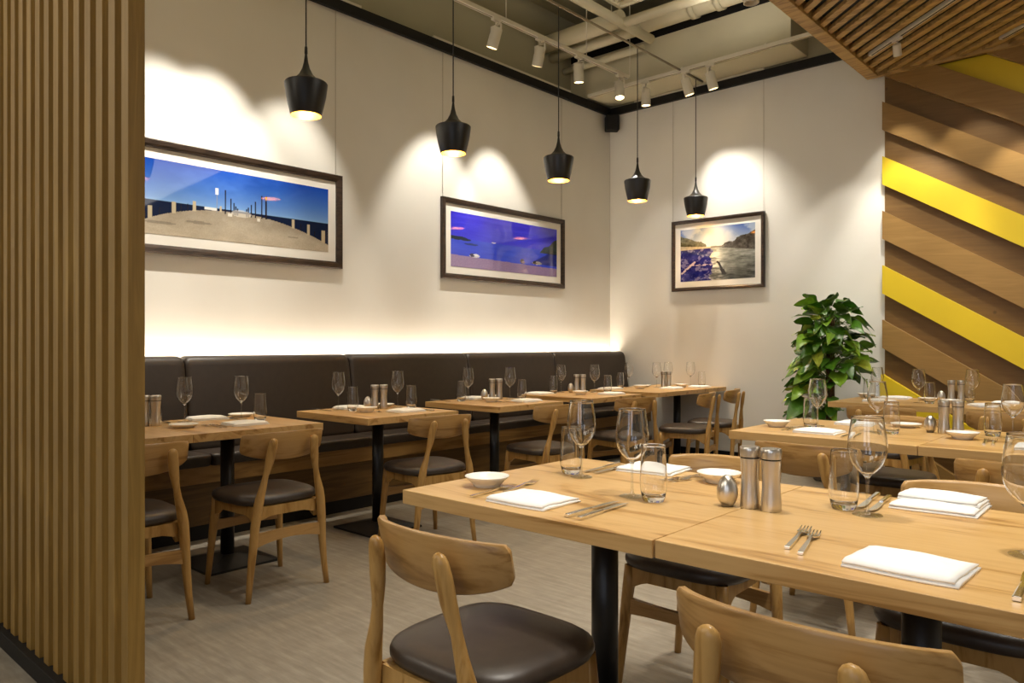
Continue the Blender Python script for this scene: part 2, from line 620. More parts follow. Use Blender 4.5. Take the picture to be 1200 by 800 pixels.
# ------------------------------------------------------------------ banquette
bq = thing('banquette', 'long dark leather banquette with wooden base along the white wall', 'bench', (0.3, -3.1, 0))
B0 = Vector((0.3, -3.1, 0))
def bqo(name, bm, m, label=None):
    bmesh.ops.translate(bm, verts=bm.verts, vec=-B0)
    o = obj(name, bm, m, bq)
    if label:
        o['label'] = label
    return o
seams = [-6.19, -4.97, -3.724, -2.485, -1.277, -0.02]
bm = new_bm()
add_box(bm, 0.1, 0.50, -6.19, -0.01, 0.0, 0.09)
bqo('plinth', bm, M['blackm'])
bm = new_bm()
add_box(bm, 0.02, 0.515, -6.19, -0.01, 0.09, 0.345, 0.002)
bqo('lower_panel', bm, M['bench_shaded'])
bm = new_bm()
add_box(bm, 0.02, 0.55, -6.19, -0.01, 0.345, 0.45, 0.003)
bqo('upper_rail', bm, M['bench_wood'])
bm = new_bm()
add_box(bm, 0.02, 0.10, -6.19, -0.01, 0.45, 1.04, 0.003)
bqo('back_support', bm, M['blackm'])
def rounded_profile(pts, rad, seg=5):
    """2D polygon with rounded corners"""
    out = []
    n = len(pts)
    for i in range(n):
        p0, p1, p2 = (Vector(pts[i - 1]), Vector(pts[i]), Vector(pts[(i + 1) % n]))
        r = rad[i] if isinstance(rad, (list, tuple)) else rad
        a = (p0 - p1).normalized()
        b = (p2 - p1).normalized()
        s, e = p1 + a * r, p1 + b * r
        for k in range(seg + 1):
            t = k / seg
            q = s * (1 - t) ** 2 + p1 * 2 * t * (1 - t) + e * t * t
            out.append((q.x, q.y))
    return out
def cushion(bm, prof, y0, y1, rnd=0.02):
    """profile in (x,z), swept along y, ends puffed"""
    cx = sum(p[0] for p in prof) / len(prof)
    cz = sum(p[1] for p in prof) / len(prof)
    def ring(y, s):
        res = []
        for px, pz in prof:
            dx, dz = px - cx, pz - cz
            L = math.hypot(dx, dz)
            k = max(0, (L - s)) / L
            res.append((cx + dx * k, y, cz + dz * k))
        return res
    rings = []
    for t in (0, 0.15, 0.4, 0.7, 1.0):
        a = t * PI / 2
        rings.append(ring(y0 + rnd * (1 - math.cos(a)) , rnd * (1 - math.sin(a))))
    m = len(rings)
    rr = [[(px, y1 - (py - y0), pz) for px, py, pz in ring_] for ring_ in reversed(rings)]
    add_loft(bm, rings + rr)
for i in range(5):
    y0, y1 = seams[i] + 0.003, seams[i + 1] - 0.003
    prof = rounded_profile([(0.10, 0.50), (0.30, 0.50), (0.22, 1.105), (0.10, 1.105)], [0.02, 0.04, 0.06, 0.02], 6)
    bm = new_bm(); cushion(bm, prof, y0, y1, 0.035)
    bqo('back_cushion', bm, M['leather_bench'])
for i in range(5):
    y0, y1 = seams[i] + 0.003, seams[i + 1] - 0.003
    if i < 4:
        pass
    prof = rounded_profile([(0.105, 0.45), (0.585, 0.45), (0.60, 0.525), (0.105, 0.51)], [0.01, 0.012, 0.035, 0.01], 6)
    bm = new_bm(); cushion(bm, prof, y0, y1, 0.025)
    bqo('seat_cushion', bm, M['leather_bench'])
bm = new_bm()
add_box(bm, 0.035, 0.06, -6.15, -0.06, 1.045, 1.06)
add_box(bm, 0.02, 0.10, -6.19, -0.01, 1.04, 1.045)
bqo('light_strip', bm, M['led'], 'glowing warm light strip hidden behind the back cushions')

# ------------------------------------------------------------------ chairs
def superquad(hx_rear, hx_front, y0, y1, n=40, e=3.6):
    pts = []
    for k in range(n):
        a = 2 * PI * k / n
        ca, sa = math.cos(a), math.sin(a)
        u = math.copysign(abs(ca) ** (2 / e), ca)
        v = math.copysign(abs(sa) ** (2 / e), sa)
        y = (y0 + y1) / 2 + v * (y1 - y0) / 2
        t = (v + 1) / 2
        pts.append((u * (hx_rear * (1 - t) + hx_front * t), y))
    return pts

def make_chair():
    t = thing('dining_chair', '', 'chair')
    # seat pad
    out = superquad(0.205, 0.222, -0.205, 0.22, 44)
    cy = 0.005
    bm = new_bm()
    rings = []
    for s, z in ((0.90, 0.424), (0.97, 0.428), (1.0, 0.44), (1.0, 0.452), (0.975, 0.464), (0.92, 0.472), (0.75, 0.478), (0.45, 0.480), (0.12, 0.480)):
        rings.append([(x * s, cy + (y - cy) * s, z) for x, y in out])
    add_loft(bm, rings)
    obj('seat', bm, M['leather'], t)
    # seat frame: rails with curved gussets at the legs
    bm = new_bm()
    def rail(p0, p1, th, zt, deep, thin, n=14):
        p0, p1 = Vector(p0), Vector(p1)
        dd = (p1 - p0).normalized()
        nn = Vector((-dd.y, dd.x)) * th / 2
        rings = []
        for i in range(n + 1):
            s = i / n
            p = p0.lerp(p1, s)
            e = min(s, 1 - s) * (p1 - p0).length
            k = max(0.0, 1 - e / 0.075)
            zb = zt - thin - (deep - thin) * (k * k * (3 - 2 * k))
            rings.append([(p.x + nn.x, p.y + nn.y, zt), (p.x - nn.x, p.y - nn.y, zt), (p.x - nn.x, p.y - nn.y, zb), (p.x + nn.x, p.y + nn.y, zb)])
        add_loft(bm, rings, smooth=False)
    for s in (-1, 1):
        rail((s * 0.155, -0.195), (s * 0.172, 0.175), 0.022, 0.425, 0.085, 0.045)
    rail((-0.165, 0.175), (0.165, 0.175), 0.022, 0.425, 0.07, 0.045)
    rail((-0.15, -0.195), (0.15, -0.195), 0.022, 0.425, 0.06, 0.045)
    obj('seat_frame', bm, M['chair_leg'], t)
    for s in (-1, 1):
        bm = new_bm()
        add_tube(bm, [(s * 0.200, 0.205, 0.0), (s * 0.192, 0.197, 0.1), (s * 0.180, 0.186, 0.26), (s * 0.172, 0.178, 0.36), (s * 0.168, 0.174, 0.426)],
                 [0.0125, 0.0145, 0.0195, 0.021, 0.020], 14)
        obj('leg', bm, M['chair_leg'], t)
    for s in (-1, 1):
        bm = new_bm()
        P = [(s * 0.208, -0.212, 0.0), (s * 0.197, -0.207, 0.1), (s * 0.185, -0.209, 0.22), (s * 0.176, -0.215, 0.34), (s * 0.167, -0.221, 0.42), (s * 0.158, -0.225, 0.47),
             (s * 0.142, -0.229, 0.53), (s * 0.133, -0.233, 0.575), (s * 0.126, -0.237, 0.605), (s * 0.119, -0.243, 0.64), (s * 0.112, -0.250, 0.69), (s * 0.1075, -0.2565, 0.722),
             (s * 0.106, -0.259, 0.735), (s * 0.1053, -0.2602, 0.742), (s * 0.105, -0.2607, 0.746)]
        Q = [0.0130, 0.0152, 0.0185, 0.0212, 0.0222, 0.0208, 0.0156, 0.0134, (0.0165, 0.0150), (0.0208, 0.0165), (0.0222, 0.0165), (0.0212, 0.0155), (0.018, 0.013), (0.012, 0.008), (0.004, 0.003)]
        add_tube(bm, P, Q, 16)
        obj('leg', bm, M['chair_leg'], t)
    # stretchers
    def stretcher(p0, p1, z, hh, bow):
        b = new_bm()
        rings = []
        for i in range(13):
            s = i / 12
            x = p0[0] + (p1[0] - p0[0]) * s
            y = p0[1] + (p1[1] - p0[1]) * s
            e = abs(2 * s - 1)
            zz = z + bow * (1 - e * e)
            h = hh * (0.72 + 0.28 * e * e)
            rings.append([(x, y - 0.009, zz - h / 2), (x, y + 0.009, zz - h / 2), (x, y + 0.009, zz + h / 2), (x, y - 0.009, zz + h / 2)])
        add_loft(b, rings, smooth=False)
        return b
    obj('stretcher', stretcher((-0.177, -0.211), (0.177, -0.211), 0.275, 0.062, 0.016), M['chair_back'], t)
    obj('stretcher', stretcher((-0.178, 0.182), (0.178, 0.182), 0.29, 0.055, 0.0), M['chair_back'], t)
    # curved back board
    bm = new_bm()
    n = 50
    rings = []
    HW = 0.212
    for i in range(n + 1):
        u = -1 + 2 * i / n
        x = HW * math.sin(u * 1.05) / math.sin(1.05)
        yb = -0.218 + 0.075 * (u * u)
        zt = 0.770 - 0.010 * u * u
        zb = 0.636 + 0.040 * u * u
        # round the outer corners
        if abs(u) > 0.94:
            k = (abs(u) - 0.94) / 0.06
            q = 1 - math.sqrt(max(0, 1 - k * k))
            zt -= 0.011 * q
            zb += 0.011 * q
        slope = 2 * 0.075 * u / HW
        nx, ny = -slope, 1.0
        L = math.hypot(nx, ny)
        nx, ny = nx / L, ny / L
        th = 0.0105
        def pt(side, z):
            lean = -(z - 0.70) * 0.22
            return (x + side * nx * th, yb + side * ny * th + lean, z)
        rings.append([pt(-1, zb + 0.004), pt(-0.6, zb), pt(0.6, zb), pt(1, zb + 0.004), pt(1, (zb + zt) / 2), pt(1, zt - 0.006), pt(0.55, zt), pt(-0.55, zt), pt(-1, zt - 0.006), pt(-1, (zb + zt) / 2)])
    add_loft(bm, rings)
    autosmooth(obj('backrest', bm, M['chair_back'], t), 50)
    return t
chair = Proto(make_chair())
G_WALLCH = 'chairs along the banquette tables'
G_CH = 'chairs at the joined tables'
def face(deg):
    return R(deg)
# local +Y is the way the chair faces; 90 deg turns it towards -X (the banquette)
CH = [
    (3.672, -5.78, 0, 'pale ash chair with dark seat at near long table, seat empty and fully in view', G_CH),
    (4.49, -5.77, 0, 'pale ash chair whose back board crosses the bottom edge under the white napkin', G_CH),
    (3.68, -4.745, 180, 'ash chair behind near long table, opposite the chair whose seat shows', G_CH),
    (4.49, -4.745, 180, 'ash chair behind near long table, its back edge beyond the two layer napkin', G_CH),
    (3.735, -3.79, 0, 'ash chair on the near side of the middle long table, below its end dish', G_CH),
    (4.50, -3.79, 0, 'ash chair on near side of the middle long table, below its steel mills', G_CH),
    (3.70, -2.62, 180, 'ash chair on the far side of the middle long table, nearest the plant', G_CH),
    (4.50, -2.62, 180, 'ash chair on the far side of the middle long table, away from the plant', G_CH),
    (3.385, -1.57, 0, 'ash chair at the rear long table, back board beside the plant', G_CH),
    (4.10, -1.57, 0, 'ash chair at the rear long table, behind the steel mills of the middle table', G_CH),
    (1.545, -5.84, 90, 'ash chair partly hidden behind the edge of the slatted screen', G_WALLCH),
    (1.545, -5.165, 90, 'ash chair at the first banquette table, standing fully in view beside the screen', G_WALLCH),
    (1.52, -4.10, 81, 'ash chair at the second banquette table from the slatted screen', G_WALLCH),
    (1.53, -3.02, 81, 'ash chair at the third banquette table from the slatted screen', G_WALLCH),
    (1.55, -2.06, 77, 'ash chair at the fourth banquette table, in front of the bench end', G_WALLCH),
    (1.67, -1.24, 105, 'ash chair at the corner table, further from the back wall', G_WALLCH),
    (1.61, -0.64, 105, 'ash chair at the corner table, closest to the back wall', G_WALLCH),
]
for x, y, a, lab, g in CH:
    chair.put((x, y, 0), face(a), lab, g)

# ------------------------------------------------------------------ tables
def make_table(wx, wy, post_r):
    t = thing('dining_table', '', 'table')
    bm = new_bm()
    add_box(bm, -wx / 2 + 0.0003, wx / 2 - 0.0003, -wy / 2 + 0.0003, wy / 2 - 0.0003, 0.71, 0.75, 0.0014)
    obj('tabletop', bm, M['table'], t)
    bm = new_bm()
    add_lathe(bm, [(post_r, 0.02), (post_r, 0.70)], 28)
    obj('post', bm, M['black'], t)
    bm = new_bm()
    h = 0.2
    rings = [[(-h, -h, 0), (h, -h, 0), (h, h, 0), (-h, h, 0)], [(-h, -h, 0.012), (h, -h, 0.012), (h, h, 0.012), (-h, h, 0.012)],
             [(-0.045, -0.045, 0.045), (0.045, -0.045, 0.045), (0.045, 0.045, 0.045), (-0.045, 0.045, 0.045)]]
    add_loft(bm, rings, smooth=False)
    obj('base_plate', bm, M['black'], t)
    bm = new_bm()
    add_box(bm, -0.16, 0.16, -0.03, 0.03, 0.695, 0.71, 0.002)
    add_box(bm, -0.03, 0.03, -0.16, 0.16, 0.6955, 0.7095, 0.002)
    obj('bracket', bm, M['black'], t)
    return t
GT = 'wooden tables on black posts'
tb = Proto(make_table(0.85, 0.85, 0.04))
for x, y, lab in [
    (3.636, -5.245, 'square oak table nearest the camera whose free corner holds the small white dish'),
    (4.488, -5.237, 'oak table nearest the camera continuing to the picture edge, holding two napkins and forks'),
    (3.648, -3.175, 'middle oak table half with the rounded dish on its free end, before the plant'),
    (4.500, -3.175, 'middle oak table half carrying the egg shaker and two steel mills'),
    (3.325, -0.905, 'rear oak table half beside the plant, in front of the plank wall'),
    (4.177, -0.905, 'rear oak table half away from the plant, in front of the plank wall')]:
    tb.put((x, y, 0), 0, lab, GT)
tw = Proto(make_table(0.75, 0.72, 0.036))
GW = 'small banquette tables on black pedestals'
for x, y, lab in [
    (1.04, -5.829, 'banquette table mostly hidden behind the slatted screen'),
    (1.04, -5.108, 'banquette table joined to the one behind the screen, set with a plate and glasses'),
    (1.04, -4.09, 'second free standing banquette table from the screen with full pedestal in view'),
    (1.04, -3.00, 'third banquette table from the screen, its black post above the front table corner'),
    (1.04, -1.92, 'fourth banquette table, ahead of the corner table')]:
    tw.put((x, y, 0), 0, lab, GW)
tc_ = Proto(make_table(0.75, 0.65, 0.036))
for x, y, lab in [(1.055, -0.985, 'corner table half further from the back wall'), (1.055, -0.335, 'corner table half touching the white back wall')]:
    tc_.put((x, y, 0), 0, lab, GW)

# ------------------------------------------------------------------ tableware
TZ = 0.7505
def spline(ctrl, n):
    """Catmull-Rom through the control points"""
    P = [ctrl[0]] + list(ctrl) + [ctrl[-1]]
    out = []
    for k in range(1, len(P) - 2):
        p0, p1, p2, p3 = P[k - 1], P[k], P[k + 1], P[k + 2]
        for q in range(n):
            t = q / n
            out.append(tuple(0.5 * (2 * p1[a] + (p2[a] - p0[a]) * t + (2 * p0[a] - 5 * p1[a] + 4 * p2[a] - p3[a]) * t * t + (3 * p1[a] - p0[a] - 3 * p2[a] + p3[a]) * t ** 3) for a in (0, 1)))
    out.append(ctrl[-1])
    return out
def offset_in(pr, th):
    res = []
    for k in range(len(pr)):
        a, b = pr[max(0, k - 1)], pr[min(len(pr) - 1, k + 1)]
        dx, dz = b[0] - a[0], b[1] - a[1]
        L = math.hypot(dx, dz) or 1
        res.append((pr[k][0] - dz / L * th, pr[k][1] + dx / L * th))
    return res
def make_wine():
    t = thing('wine_glass', '', 'wine glass')
    bm = new_bm()
    outer = spline([(0.0050, 0.0925), (0.0085, 0.0985), (0.0200, 0.1095), (0.0335, 0.1245), (0.0430, 0.1450), (0.0465, 0.1680), (0.0445, 0.1950), (0.0405, 0.2220), (0.0375, 0.2450)], 5)
    inn = [p for p in offset_in(outer, 0.0013) if p[1] > 0.1035]
    inn = inn[:-1]
    rim = [(0.0380, 0.2452), (0.0379, 0.2462), (0.0373, 0.2468), (0.0364, 0.2464), (0.0360, 0.2452)]
    prof = [(0.0, 0.0925)] + outer + rim + list(reversed(inn)) + [(0.006, 0.1022), (0.0, 0.1014)]
    add_lathe(bm, prof, 48, cap=False)
    autosmooth(obj('bowl', bm, M['glass'], t), 38)
    bm = new_bm()
    add_lathe(bm, [(0.0, 0.0), (0.034, 0.0), (0.036, 0.0008), (0.0355, 0.0016), (0.028, 0.0024), (0.018, 0.0034), (0.010, 0.0055), (0.0062, 0.0095), (0.0044, 0.018), (0.0036, 0.035), (0.0034, 0.06), (0.0038, 0.08), (0.0049, 0.0923), (0.0, 0.0923)], 32, cap=False)
    autosmooth(obj('stem', bm, M['glass_stem'], t), 38)
    return t
wine = Proto(make_wine())
def make_tumbler():
    bm = new_bm()
    outer = spline([(0.0270, 0.0), (0.0300, 0.006), (0.0340, 0.022), (0.0368, 0.045), (0.0368, 0.070), (0.0348, 0.105), (0.0315, 0.152)], 5)
    inn = [p for p in offset_in(outer, 0.0012) if p[1] > 0.020]
    inn = inn[:-1]
    rim = [(0.0319, 0.1523), (0.0318, 0.1532), (0.0312, 0.1538), (0.0304, 0.1534), (0.0300, 0.1523)]
    prof = [(0.0, 0.0)] + outer + rim + list(reversed(inn)) + [(0.028, 0.0165), (0.018, 0.0135), (0.0, 0.0125)]
    add_lathe(bm, prof, 48, cap=False)
    o_ = autosmooth(obj('tumbler', bm, M['glass']), 38)
    return tag(o_, '', 'tumbler')
tumbler = Proto(make_tumbler())
def make_mill():
    t = thing('pepper_mill', '', 'mill')
    bm = new_bm()
    add_lathe(bm, [(0.0, 0.0), (0.0255, 0.0), (0.0262, 0.002), (0.0255, 0.02), (0.0228, 0.055), (0.0222, 0.075), (0.0232, 0.105), (0.0252, 0.128), (0.0252, 0.130), (0.0, 0.130)], 32, cap=False)
    autosmooth(obj('body', bm, M['steel'], t))
    bm = new_bm()
    add_lathe(bm, [(0.0, 0.1301), (0.0238, 0.1301), (0.0238, 0.1335), (0.0, 0.1335)], 32, cap=False)
    o_ = autosmooth(obj('ring', bm, M['blackm'], t)); o_['label'] = 'thin black ring under the cap'
    bm = new_bm()
    add_lathe(bm, [(0.0, 0.1336), (0.0256, 0.1336), (0.0266, 0.150), (0.0262, 0.1575), (0.0245, 0.160), (0.02, 0.1592), (0.0, 0.1585)], 32, cap=False)
    autosmooth(obj('cap', bm, M['steel'], t))
    return t
mill = Proto(make_mill())
def make_egg():
    bm = new_bm()
    pr = [(0.0, 0.0), (0.016, 0.0)]
    for k in range(1, 15):
        a = -PI / 2 * 0.80 + (PI * 0.90) * k / 14
        z = 0.036 + (0.036 if a < 0 else 0.047) * math.sin(a)
        r = 0.0275 * math.cos(a) ** (1.12 if a > 0 else 0.8) if math.cos(a) > 0 else 0
        pr.append((max(r, 0.0), z))
    pr[-1] = (0.0, 0.083)
    add_lathe(bm, pr, 32, cap=False)
    return tag(obj('egg_shaker', bm, M['steel']), '', 'shaker')
egg = Proto(make_egg())
def make_dish():
    bm = new_bm()
    add_lathe(bm, [(0.0, 0.002), (0.034, 0.002), (0.036, 0.0), (0.040, 0.0), (0.041, 0.006), (0.052, 0.016), (0.062, 0.0245), (0.0665, 0.0300), (0.0675, 0.0320), (0.0655, 0.0320), (0.060, 0.026), (0.050, 0.0165), (0.037, 0.0105), (0.0, 0.010)], 40, cap=False)
    return tag(obj('dish', bm, M['china']), '', 'dish')
dish = Proto(make_dish())
def make_plate():
    bm = new_bm()
    add_lathe(bm, [(0.0, 0.002), (0.040, 0.002), (0.042, 0.0), (0.046, 0.0), (0.047, 0.004), (0.062, 0.010), (0.073, 0.0175), (0.0735, 0.0195), (0.071, 0.0192), (0.060, 0.013), (0.044, 0.0085), (0.0, 0.008)], 40, cap=False)
    return tag(obj('side_plate', bm, M['china']), '', 'plate')
plate = Proto(make_plate())
def make_napkin(seed, lx, ly):
    """folded cloth napkin: three visible folds, soft bulging top"""
    rnd = random.Random(seed)
    bm = new_bm()
    nx, ny = 14, 10
    ph = rnd.random() * 6
    def layer(x0, x1, y0, y1, zb, th, puff, skew):
        bot, top = [], []
        for j in range(ny + 1):
            for i in range(nx + 1):
                u, v = i / nx, j / ny
                x = x0 + (x1 - x0) * u + skew * (v - 0.5)
                y = y0 + (y1 - y0) * v + 0.003 * math.sin(5 * u + ph)
                e = min(1.0, min(v, 1 - v) / 0.14)
                eu = min(1.0, min(u, 1 - u) / 0.08)
                rr = math.sqrt(max(0, 1 - (1 - e) ** 2)) * (0.55 + 0.45 * math.sqrt(max(0, 1 - (1 - eu) ** 2)))
                wob = 0.0016 * math.sin(7 * u + 3 * v + ph) + 0.001 * math.sin(15 * v + 4 * u)
                zt = zb + th * (0.35 + 0.65 * rr) + (puff * math.sin(PI * u) * math.sin(PI * v)) + wob * rr
                top.append(bm.verts.new((x, y, zt)))
                bot.append(bm.verts.new((x, y, zb)))
        W = nx + 1
        for j in range(ny):
            for i in range(nx):
                a = j * W + i
                f = bm.faces.new((top[a], top[a + 1], top[a + W + 1], top[a + W])); f.smooth = True
                bm.faces.new((bot[a], bot[a + W], bot[a + W + 1], bot[a + 1]))
        bd = [i for i in range(nx)] + [j * W + nx for j in range(ny)] + [ny * W + i for i in range(nx, 0, -1)] + [j * W for j in range(ny, 0, -1)]
        for k in range(len(bd)):
            a, b = bd[k], bd[(k + 1) % len(bd)]
            f = bm.faces.new((bot[a], bot[b], top[b], top[a])); f.smooth = True
    layer(-lx / 2, lx / 2, -ly / 2, ly / 2, 0.0, 0.010, 0.001, 0.004)
    layer(-lx / 2 + 0.003, lx / 2 - 0.005, -ly / 2 + 0.002, ly / 2 - 0.006, 0.0075, 0.0095, 0.003, 0.008)
    bmesh.ops.recalc_face_normals(bm, faces=bm.faces)
    return bm
nap_protos = [Proto(tag(obj('napkin', make_napkin(3, 0.20, 0.165), M['linen']), '', 'napkin')),
              Proto(tag(obj('napkin', make_napkin(11, 0.20, 0.17), M['linen']), '', 'napkin'))]
def napkin_two():
    bm = make_napkin(5, 0.20, 0.19)
    b2 = make_napkin(8, 0.19, 0.12)
    me = bpy.data.meshes.new('tmp'); b2.to_mesh(me); b2.free()
    k0 = len(bm.verts)
    bm.from_mesh(me)
    bm.verts.ensure_lookup_table()
    for v in bm.verts[k0:]:
        v.co.z += 0.0145
        v.co.y += 0.03
    bpy.data.meshes.remove(me)
    return bm
nap_protos.append(Proto(tag(obj('napkin', napkin_two(), M['linen']), '', 'napkin')))
def make_fork():
    t = thing('fork', '', 'fork')
    bm = new_bm()
    # handle: tapered bar rising to the neck  (y runs from the handle end to the tines)
    sec = [(-0.100, 0.0050, 0.0024, 0.0030), (-0.098, 0.0056, 0.0028, 0.0032), (-0.02, 0.0046, 0.0026, 0.0040), (0.015, 0.0030, 0.0016, 0.0060), (0.032, 0.0040, 0.0014, 0.0075), (0.042, 0.0095, 0.0012, 0.0060), (0.055, 0.0122, 0.0011, 0.0042), (0.062, 0.0124, 0.0011, 0.0036)]
    rings = [[(-w, y, z - h), (w, y, z - h), (w, y, z + h), (-w, y, z + h)] for y, w, h, z in sec]
    add_loft(bm, rings, smooth=False)
    obj('handle', bm, M['cutlery'], t)
    bm = new_bm()
    for k in range(4):
        x = -0.0106 + k * 0.00707
        rings = [[(x - w, y, z - 0.0010), (x + w, y, z - 0.0010), (x + w, y, z + 0.0010), (x - w, y, z + 0.0010)] for y, w, z in ((0.060, 0.0018, 0.0036), (0.075, 0.0017, 0.0034), (0.090, 0.0015, 0.0045), (0.104, 0.0008, 0.0070))]
        add_loft(bm, rings, smooth=False)
    obj('tines', bm, M['cutlery'], t)
    return t
fork = Proto(make_fork())
def make_knife():
    t = thing('knife', '', 'knife')
    bm = new_bm()
    sec = [(-0.115, 0.0060, 0.0034), (-0.113, 0.0068, 0.0042), (-0.05, 0.0066, 0.0044), (-0.010, 0.0056, 0.0040)]
    rings = [[(-w, y, 0.0046 - h), (w, y, 0.0046 - h), (w, y, 0.0046 + h * 0.6), (w * 0.6, y, 0.0046 + h), (-w * 0.6, y, 0.0046 + h), (-w, y, 0.0046 + h * 0.6)] for y, w, h in sec]
    add_loft(bm, rings, smooth=False)
    obj('handle', bm, M['cutlery'], t)
    bm = new_bm()
    sec = [(-0.0105, 0.0050, 0.0022, 0), (0.004, 0.0066, 0.0018, -0.001), (0.06, 0.0085, 0.0013, -0.002), (0.09, 0.0078, 0.0011, -0.001), (0.108, 0.0045, 0.0007, 0.002), (0.115, 0.0010, 0.0006, 0.005)]
    rings = [[(c - w, y, 0.0042 - h), (c + w, y, 0.0042 - h), (c + w, y, 0.0042 + h), (c - w, y, 0.0042 + h)] for y, w, h, c in sec]
    add_loft(bm, rings, smooth=False)
    obj('blade', bm, M['cutlery'], t)
    return t
knife = Proto(make_knife())

def ang_of(p, q):
    return math.atan2(q[1] - p[1], q[0] - p[0]) - PI / 2

G = {'wine': 'stemmed wine glasses', 'tum': 'water tumblers', 'mill': 'steel salt and pepper mills', 'egg': 'steel egg shakers', 'dish': 'small white dishes', 'plate': 'white side plates', 'nap': 'folded white napkins', 'fork': 'steel forks', 'knife': 'steel knives'}
PR = {'wine': wine, 'tum': tumbler, 'mill': mill, 'egg': egg, 'dish': dish, 'plate': plate, 'fork': fork, 'knife': knife}
def put(kind, x, y, label, rot=0.0, v=0, z=TZ):
    p = nap_protos[v] if kind == 'nap' else PR[kind]
    return p.put((x, y, z), R(rot), label, G[kind])

# --- near long table
put('wine', 3.474, -5.146, 'wine glass with tumbler close behind it on the near table corner by the plate')
put('wine', 3.768, -5.300, 'tall wine glass on near table beside the loosely folded napkin')
put('wine', 4.332, -5.098, 'wine glass on near table before the two layer napkin')
put('wine', 4.690, -5.262, 'wine glass on near table cut by the picture edge')
put('tum', 3.405, -5.112, 'clear tumbler leaning into view left of the wine glass on the near table end')
put('tum', 3.845, -5.312, 'clear tumbler beside the tall wine glass at the near table centre')
put('tum', 4.262, -5.060, 'clear tumbler next to the dark knives on the near table')
put('dish', 3.357, -5.462, 'small white dish on the near table corner beside two crossed forks')
put('dish', 3.845, -4.930, 'white dish partly behind the egg shaker on the near table')
put('egg', 4.022, -5.232, 'steel egg shaker on the near table beside two mills')
put('mill', 4.074, -5.208, 'steel mill between the egg shaker and the other mill on the near table')
put('mill', 4.132, -5.210, 'steel mill on the near table, the one further from the egg shaker')
put('nap', 3.606, -5.540, 'folded white napkin between crossed forks and two knives on near table', 3, 0)
put('nap', 3.580, -4.880, 'loosely folded napkin at the back edge of the near table behind a tumbler', 8, 1)
put('nap', 4.537, -5.515, 'large flat white napkin near the front edge beside the two forks', 0, 0)
put('nap', 4.445, -4.875, 'two layer white napkin in front of the far chair back on the near table', 2, 2)
put('fork', 3.432, -5.515, 'long fork reaching from dish towards the glasses, handle at table edge', ang_of((3.44, -5.618), (3.415, -5.40)) * 180 / PI)
put('fork', 3.447, -5.412, 'fork tucked against the first napkin with tines over the other fork', 14)
put('knife', 3.787, -5.510, 'knife right beside the first napkin on the near table', 1)
put('knife', 3.822, -5.512, 'second knife out from the first napkin on the near table', 3)
put('knife', 3.428, -4.965, 'knife behind the first wine glass on the near table', 184)
put('knife', 3.470, -4.960, 'knife between the first wine glass and the loosely folded napkin', 182)
put('fork', 3.735, -4.945, 'fork pointing at the camera left of the far dish, next to napkin', 170)
put('fork', 3.765, -4.920, 'fork pointing at the camera close to the far dish', 165)
put('fork', 4.292, -5.445, 'left fork of the pair lying open on the near table', 10)
put('fork', 4.326, -5.470, 'right fork of the pair lying open on the near table', 12)
put('knife', 4.716, -5.487, 'knife entering at the right edge of the near table', 2)
put('knife', 4.283, -4.925, 'dark knife beside the third tumbler on the near table', 185)
put('knife', 4.318, -4.945, 'dark knife behind the foot of the third wine glass', 185)

# --- middle long table
put('dish', 3.328, -3.270, 'small white dish on the free end of the middle table')
put('tum', 3.471, -3.185, 'tumbler on the middle table before the plant leaves')
put('wine', 3.474, -3.095, 'wine glass on the middle table before the plant leaves')
put('nap', 3.590, -3.390, 'rolled looking flat napkin on the middle table beside the end dish', 2, 0)
put('fork', 3.415, -3.340, 'fork beside the end dish on the middle table', 6)
put('fork', 3.442, -3.330, 'fork beside the flat napkin on the middle table', 4)
put('wine', 3.787, -3.160, 'wine glass on the middle table before the rear chair')
put('tum', 3.862, -3.200, 'tumbler beside the second wine glass of the middle table')
put('nap', 3.610, -2.880, 'napkin at the far edge of the middle table near the plant', 3, 1)
put('plate', 3.830, -2.835, 'white side plate at the far edge of the middle table left of egg shaker')
put('egg', 3.985, -3.012, 'steel egg shaker on the middle table')
put('mill', 4.048, -3.030, 'steel mill on the middle table nearer the egg shaker')
put('mill', 4.106, -3.022, 'steel mill on the middle table, the one away from the egg shaker')
put('dish', 4.160, -3.195, 'small white dish in front of the mills on the middle table')
put('fork', 4.262, -3.265, 'fork between the dish and the last tumbler on the middle table', 6)
put('fork', 4.292, -3.270, 'second fork between the dish and the last napkin on the middle table', 8)
put('tum', 4.240, -2.985, 'tumbler beside the right hand wine glass on the middle table')
put('wine', 4.325, -3.020, 'wine glass at the right end of the middle table')
put('nap', 4.455, -3.370, 'napkin at the right edge of the middle table beside two forks', 2, 0)
put('nap', 4.480, -2.880, 'napkin behind the last wine glass on the middle table', 3, 1)
put('knife', 3.74, -3.42, 'knife beside the flat napkin on the middle table', 2)
put('knife', 4.37, -2.93, 'knife behind the last tumbler on the middle table', 182)

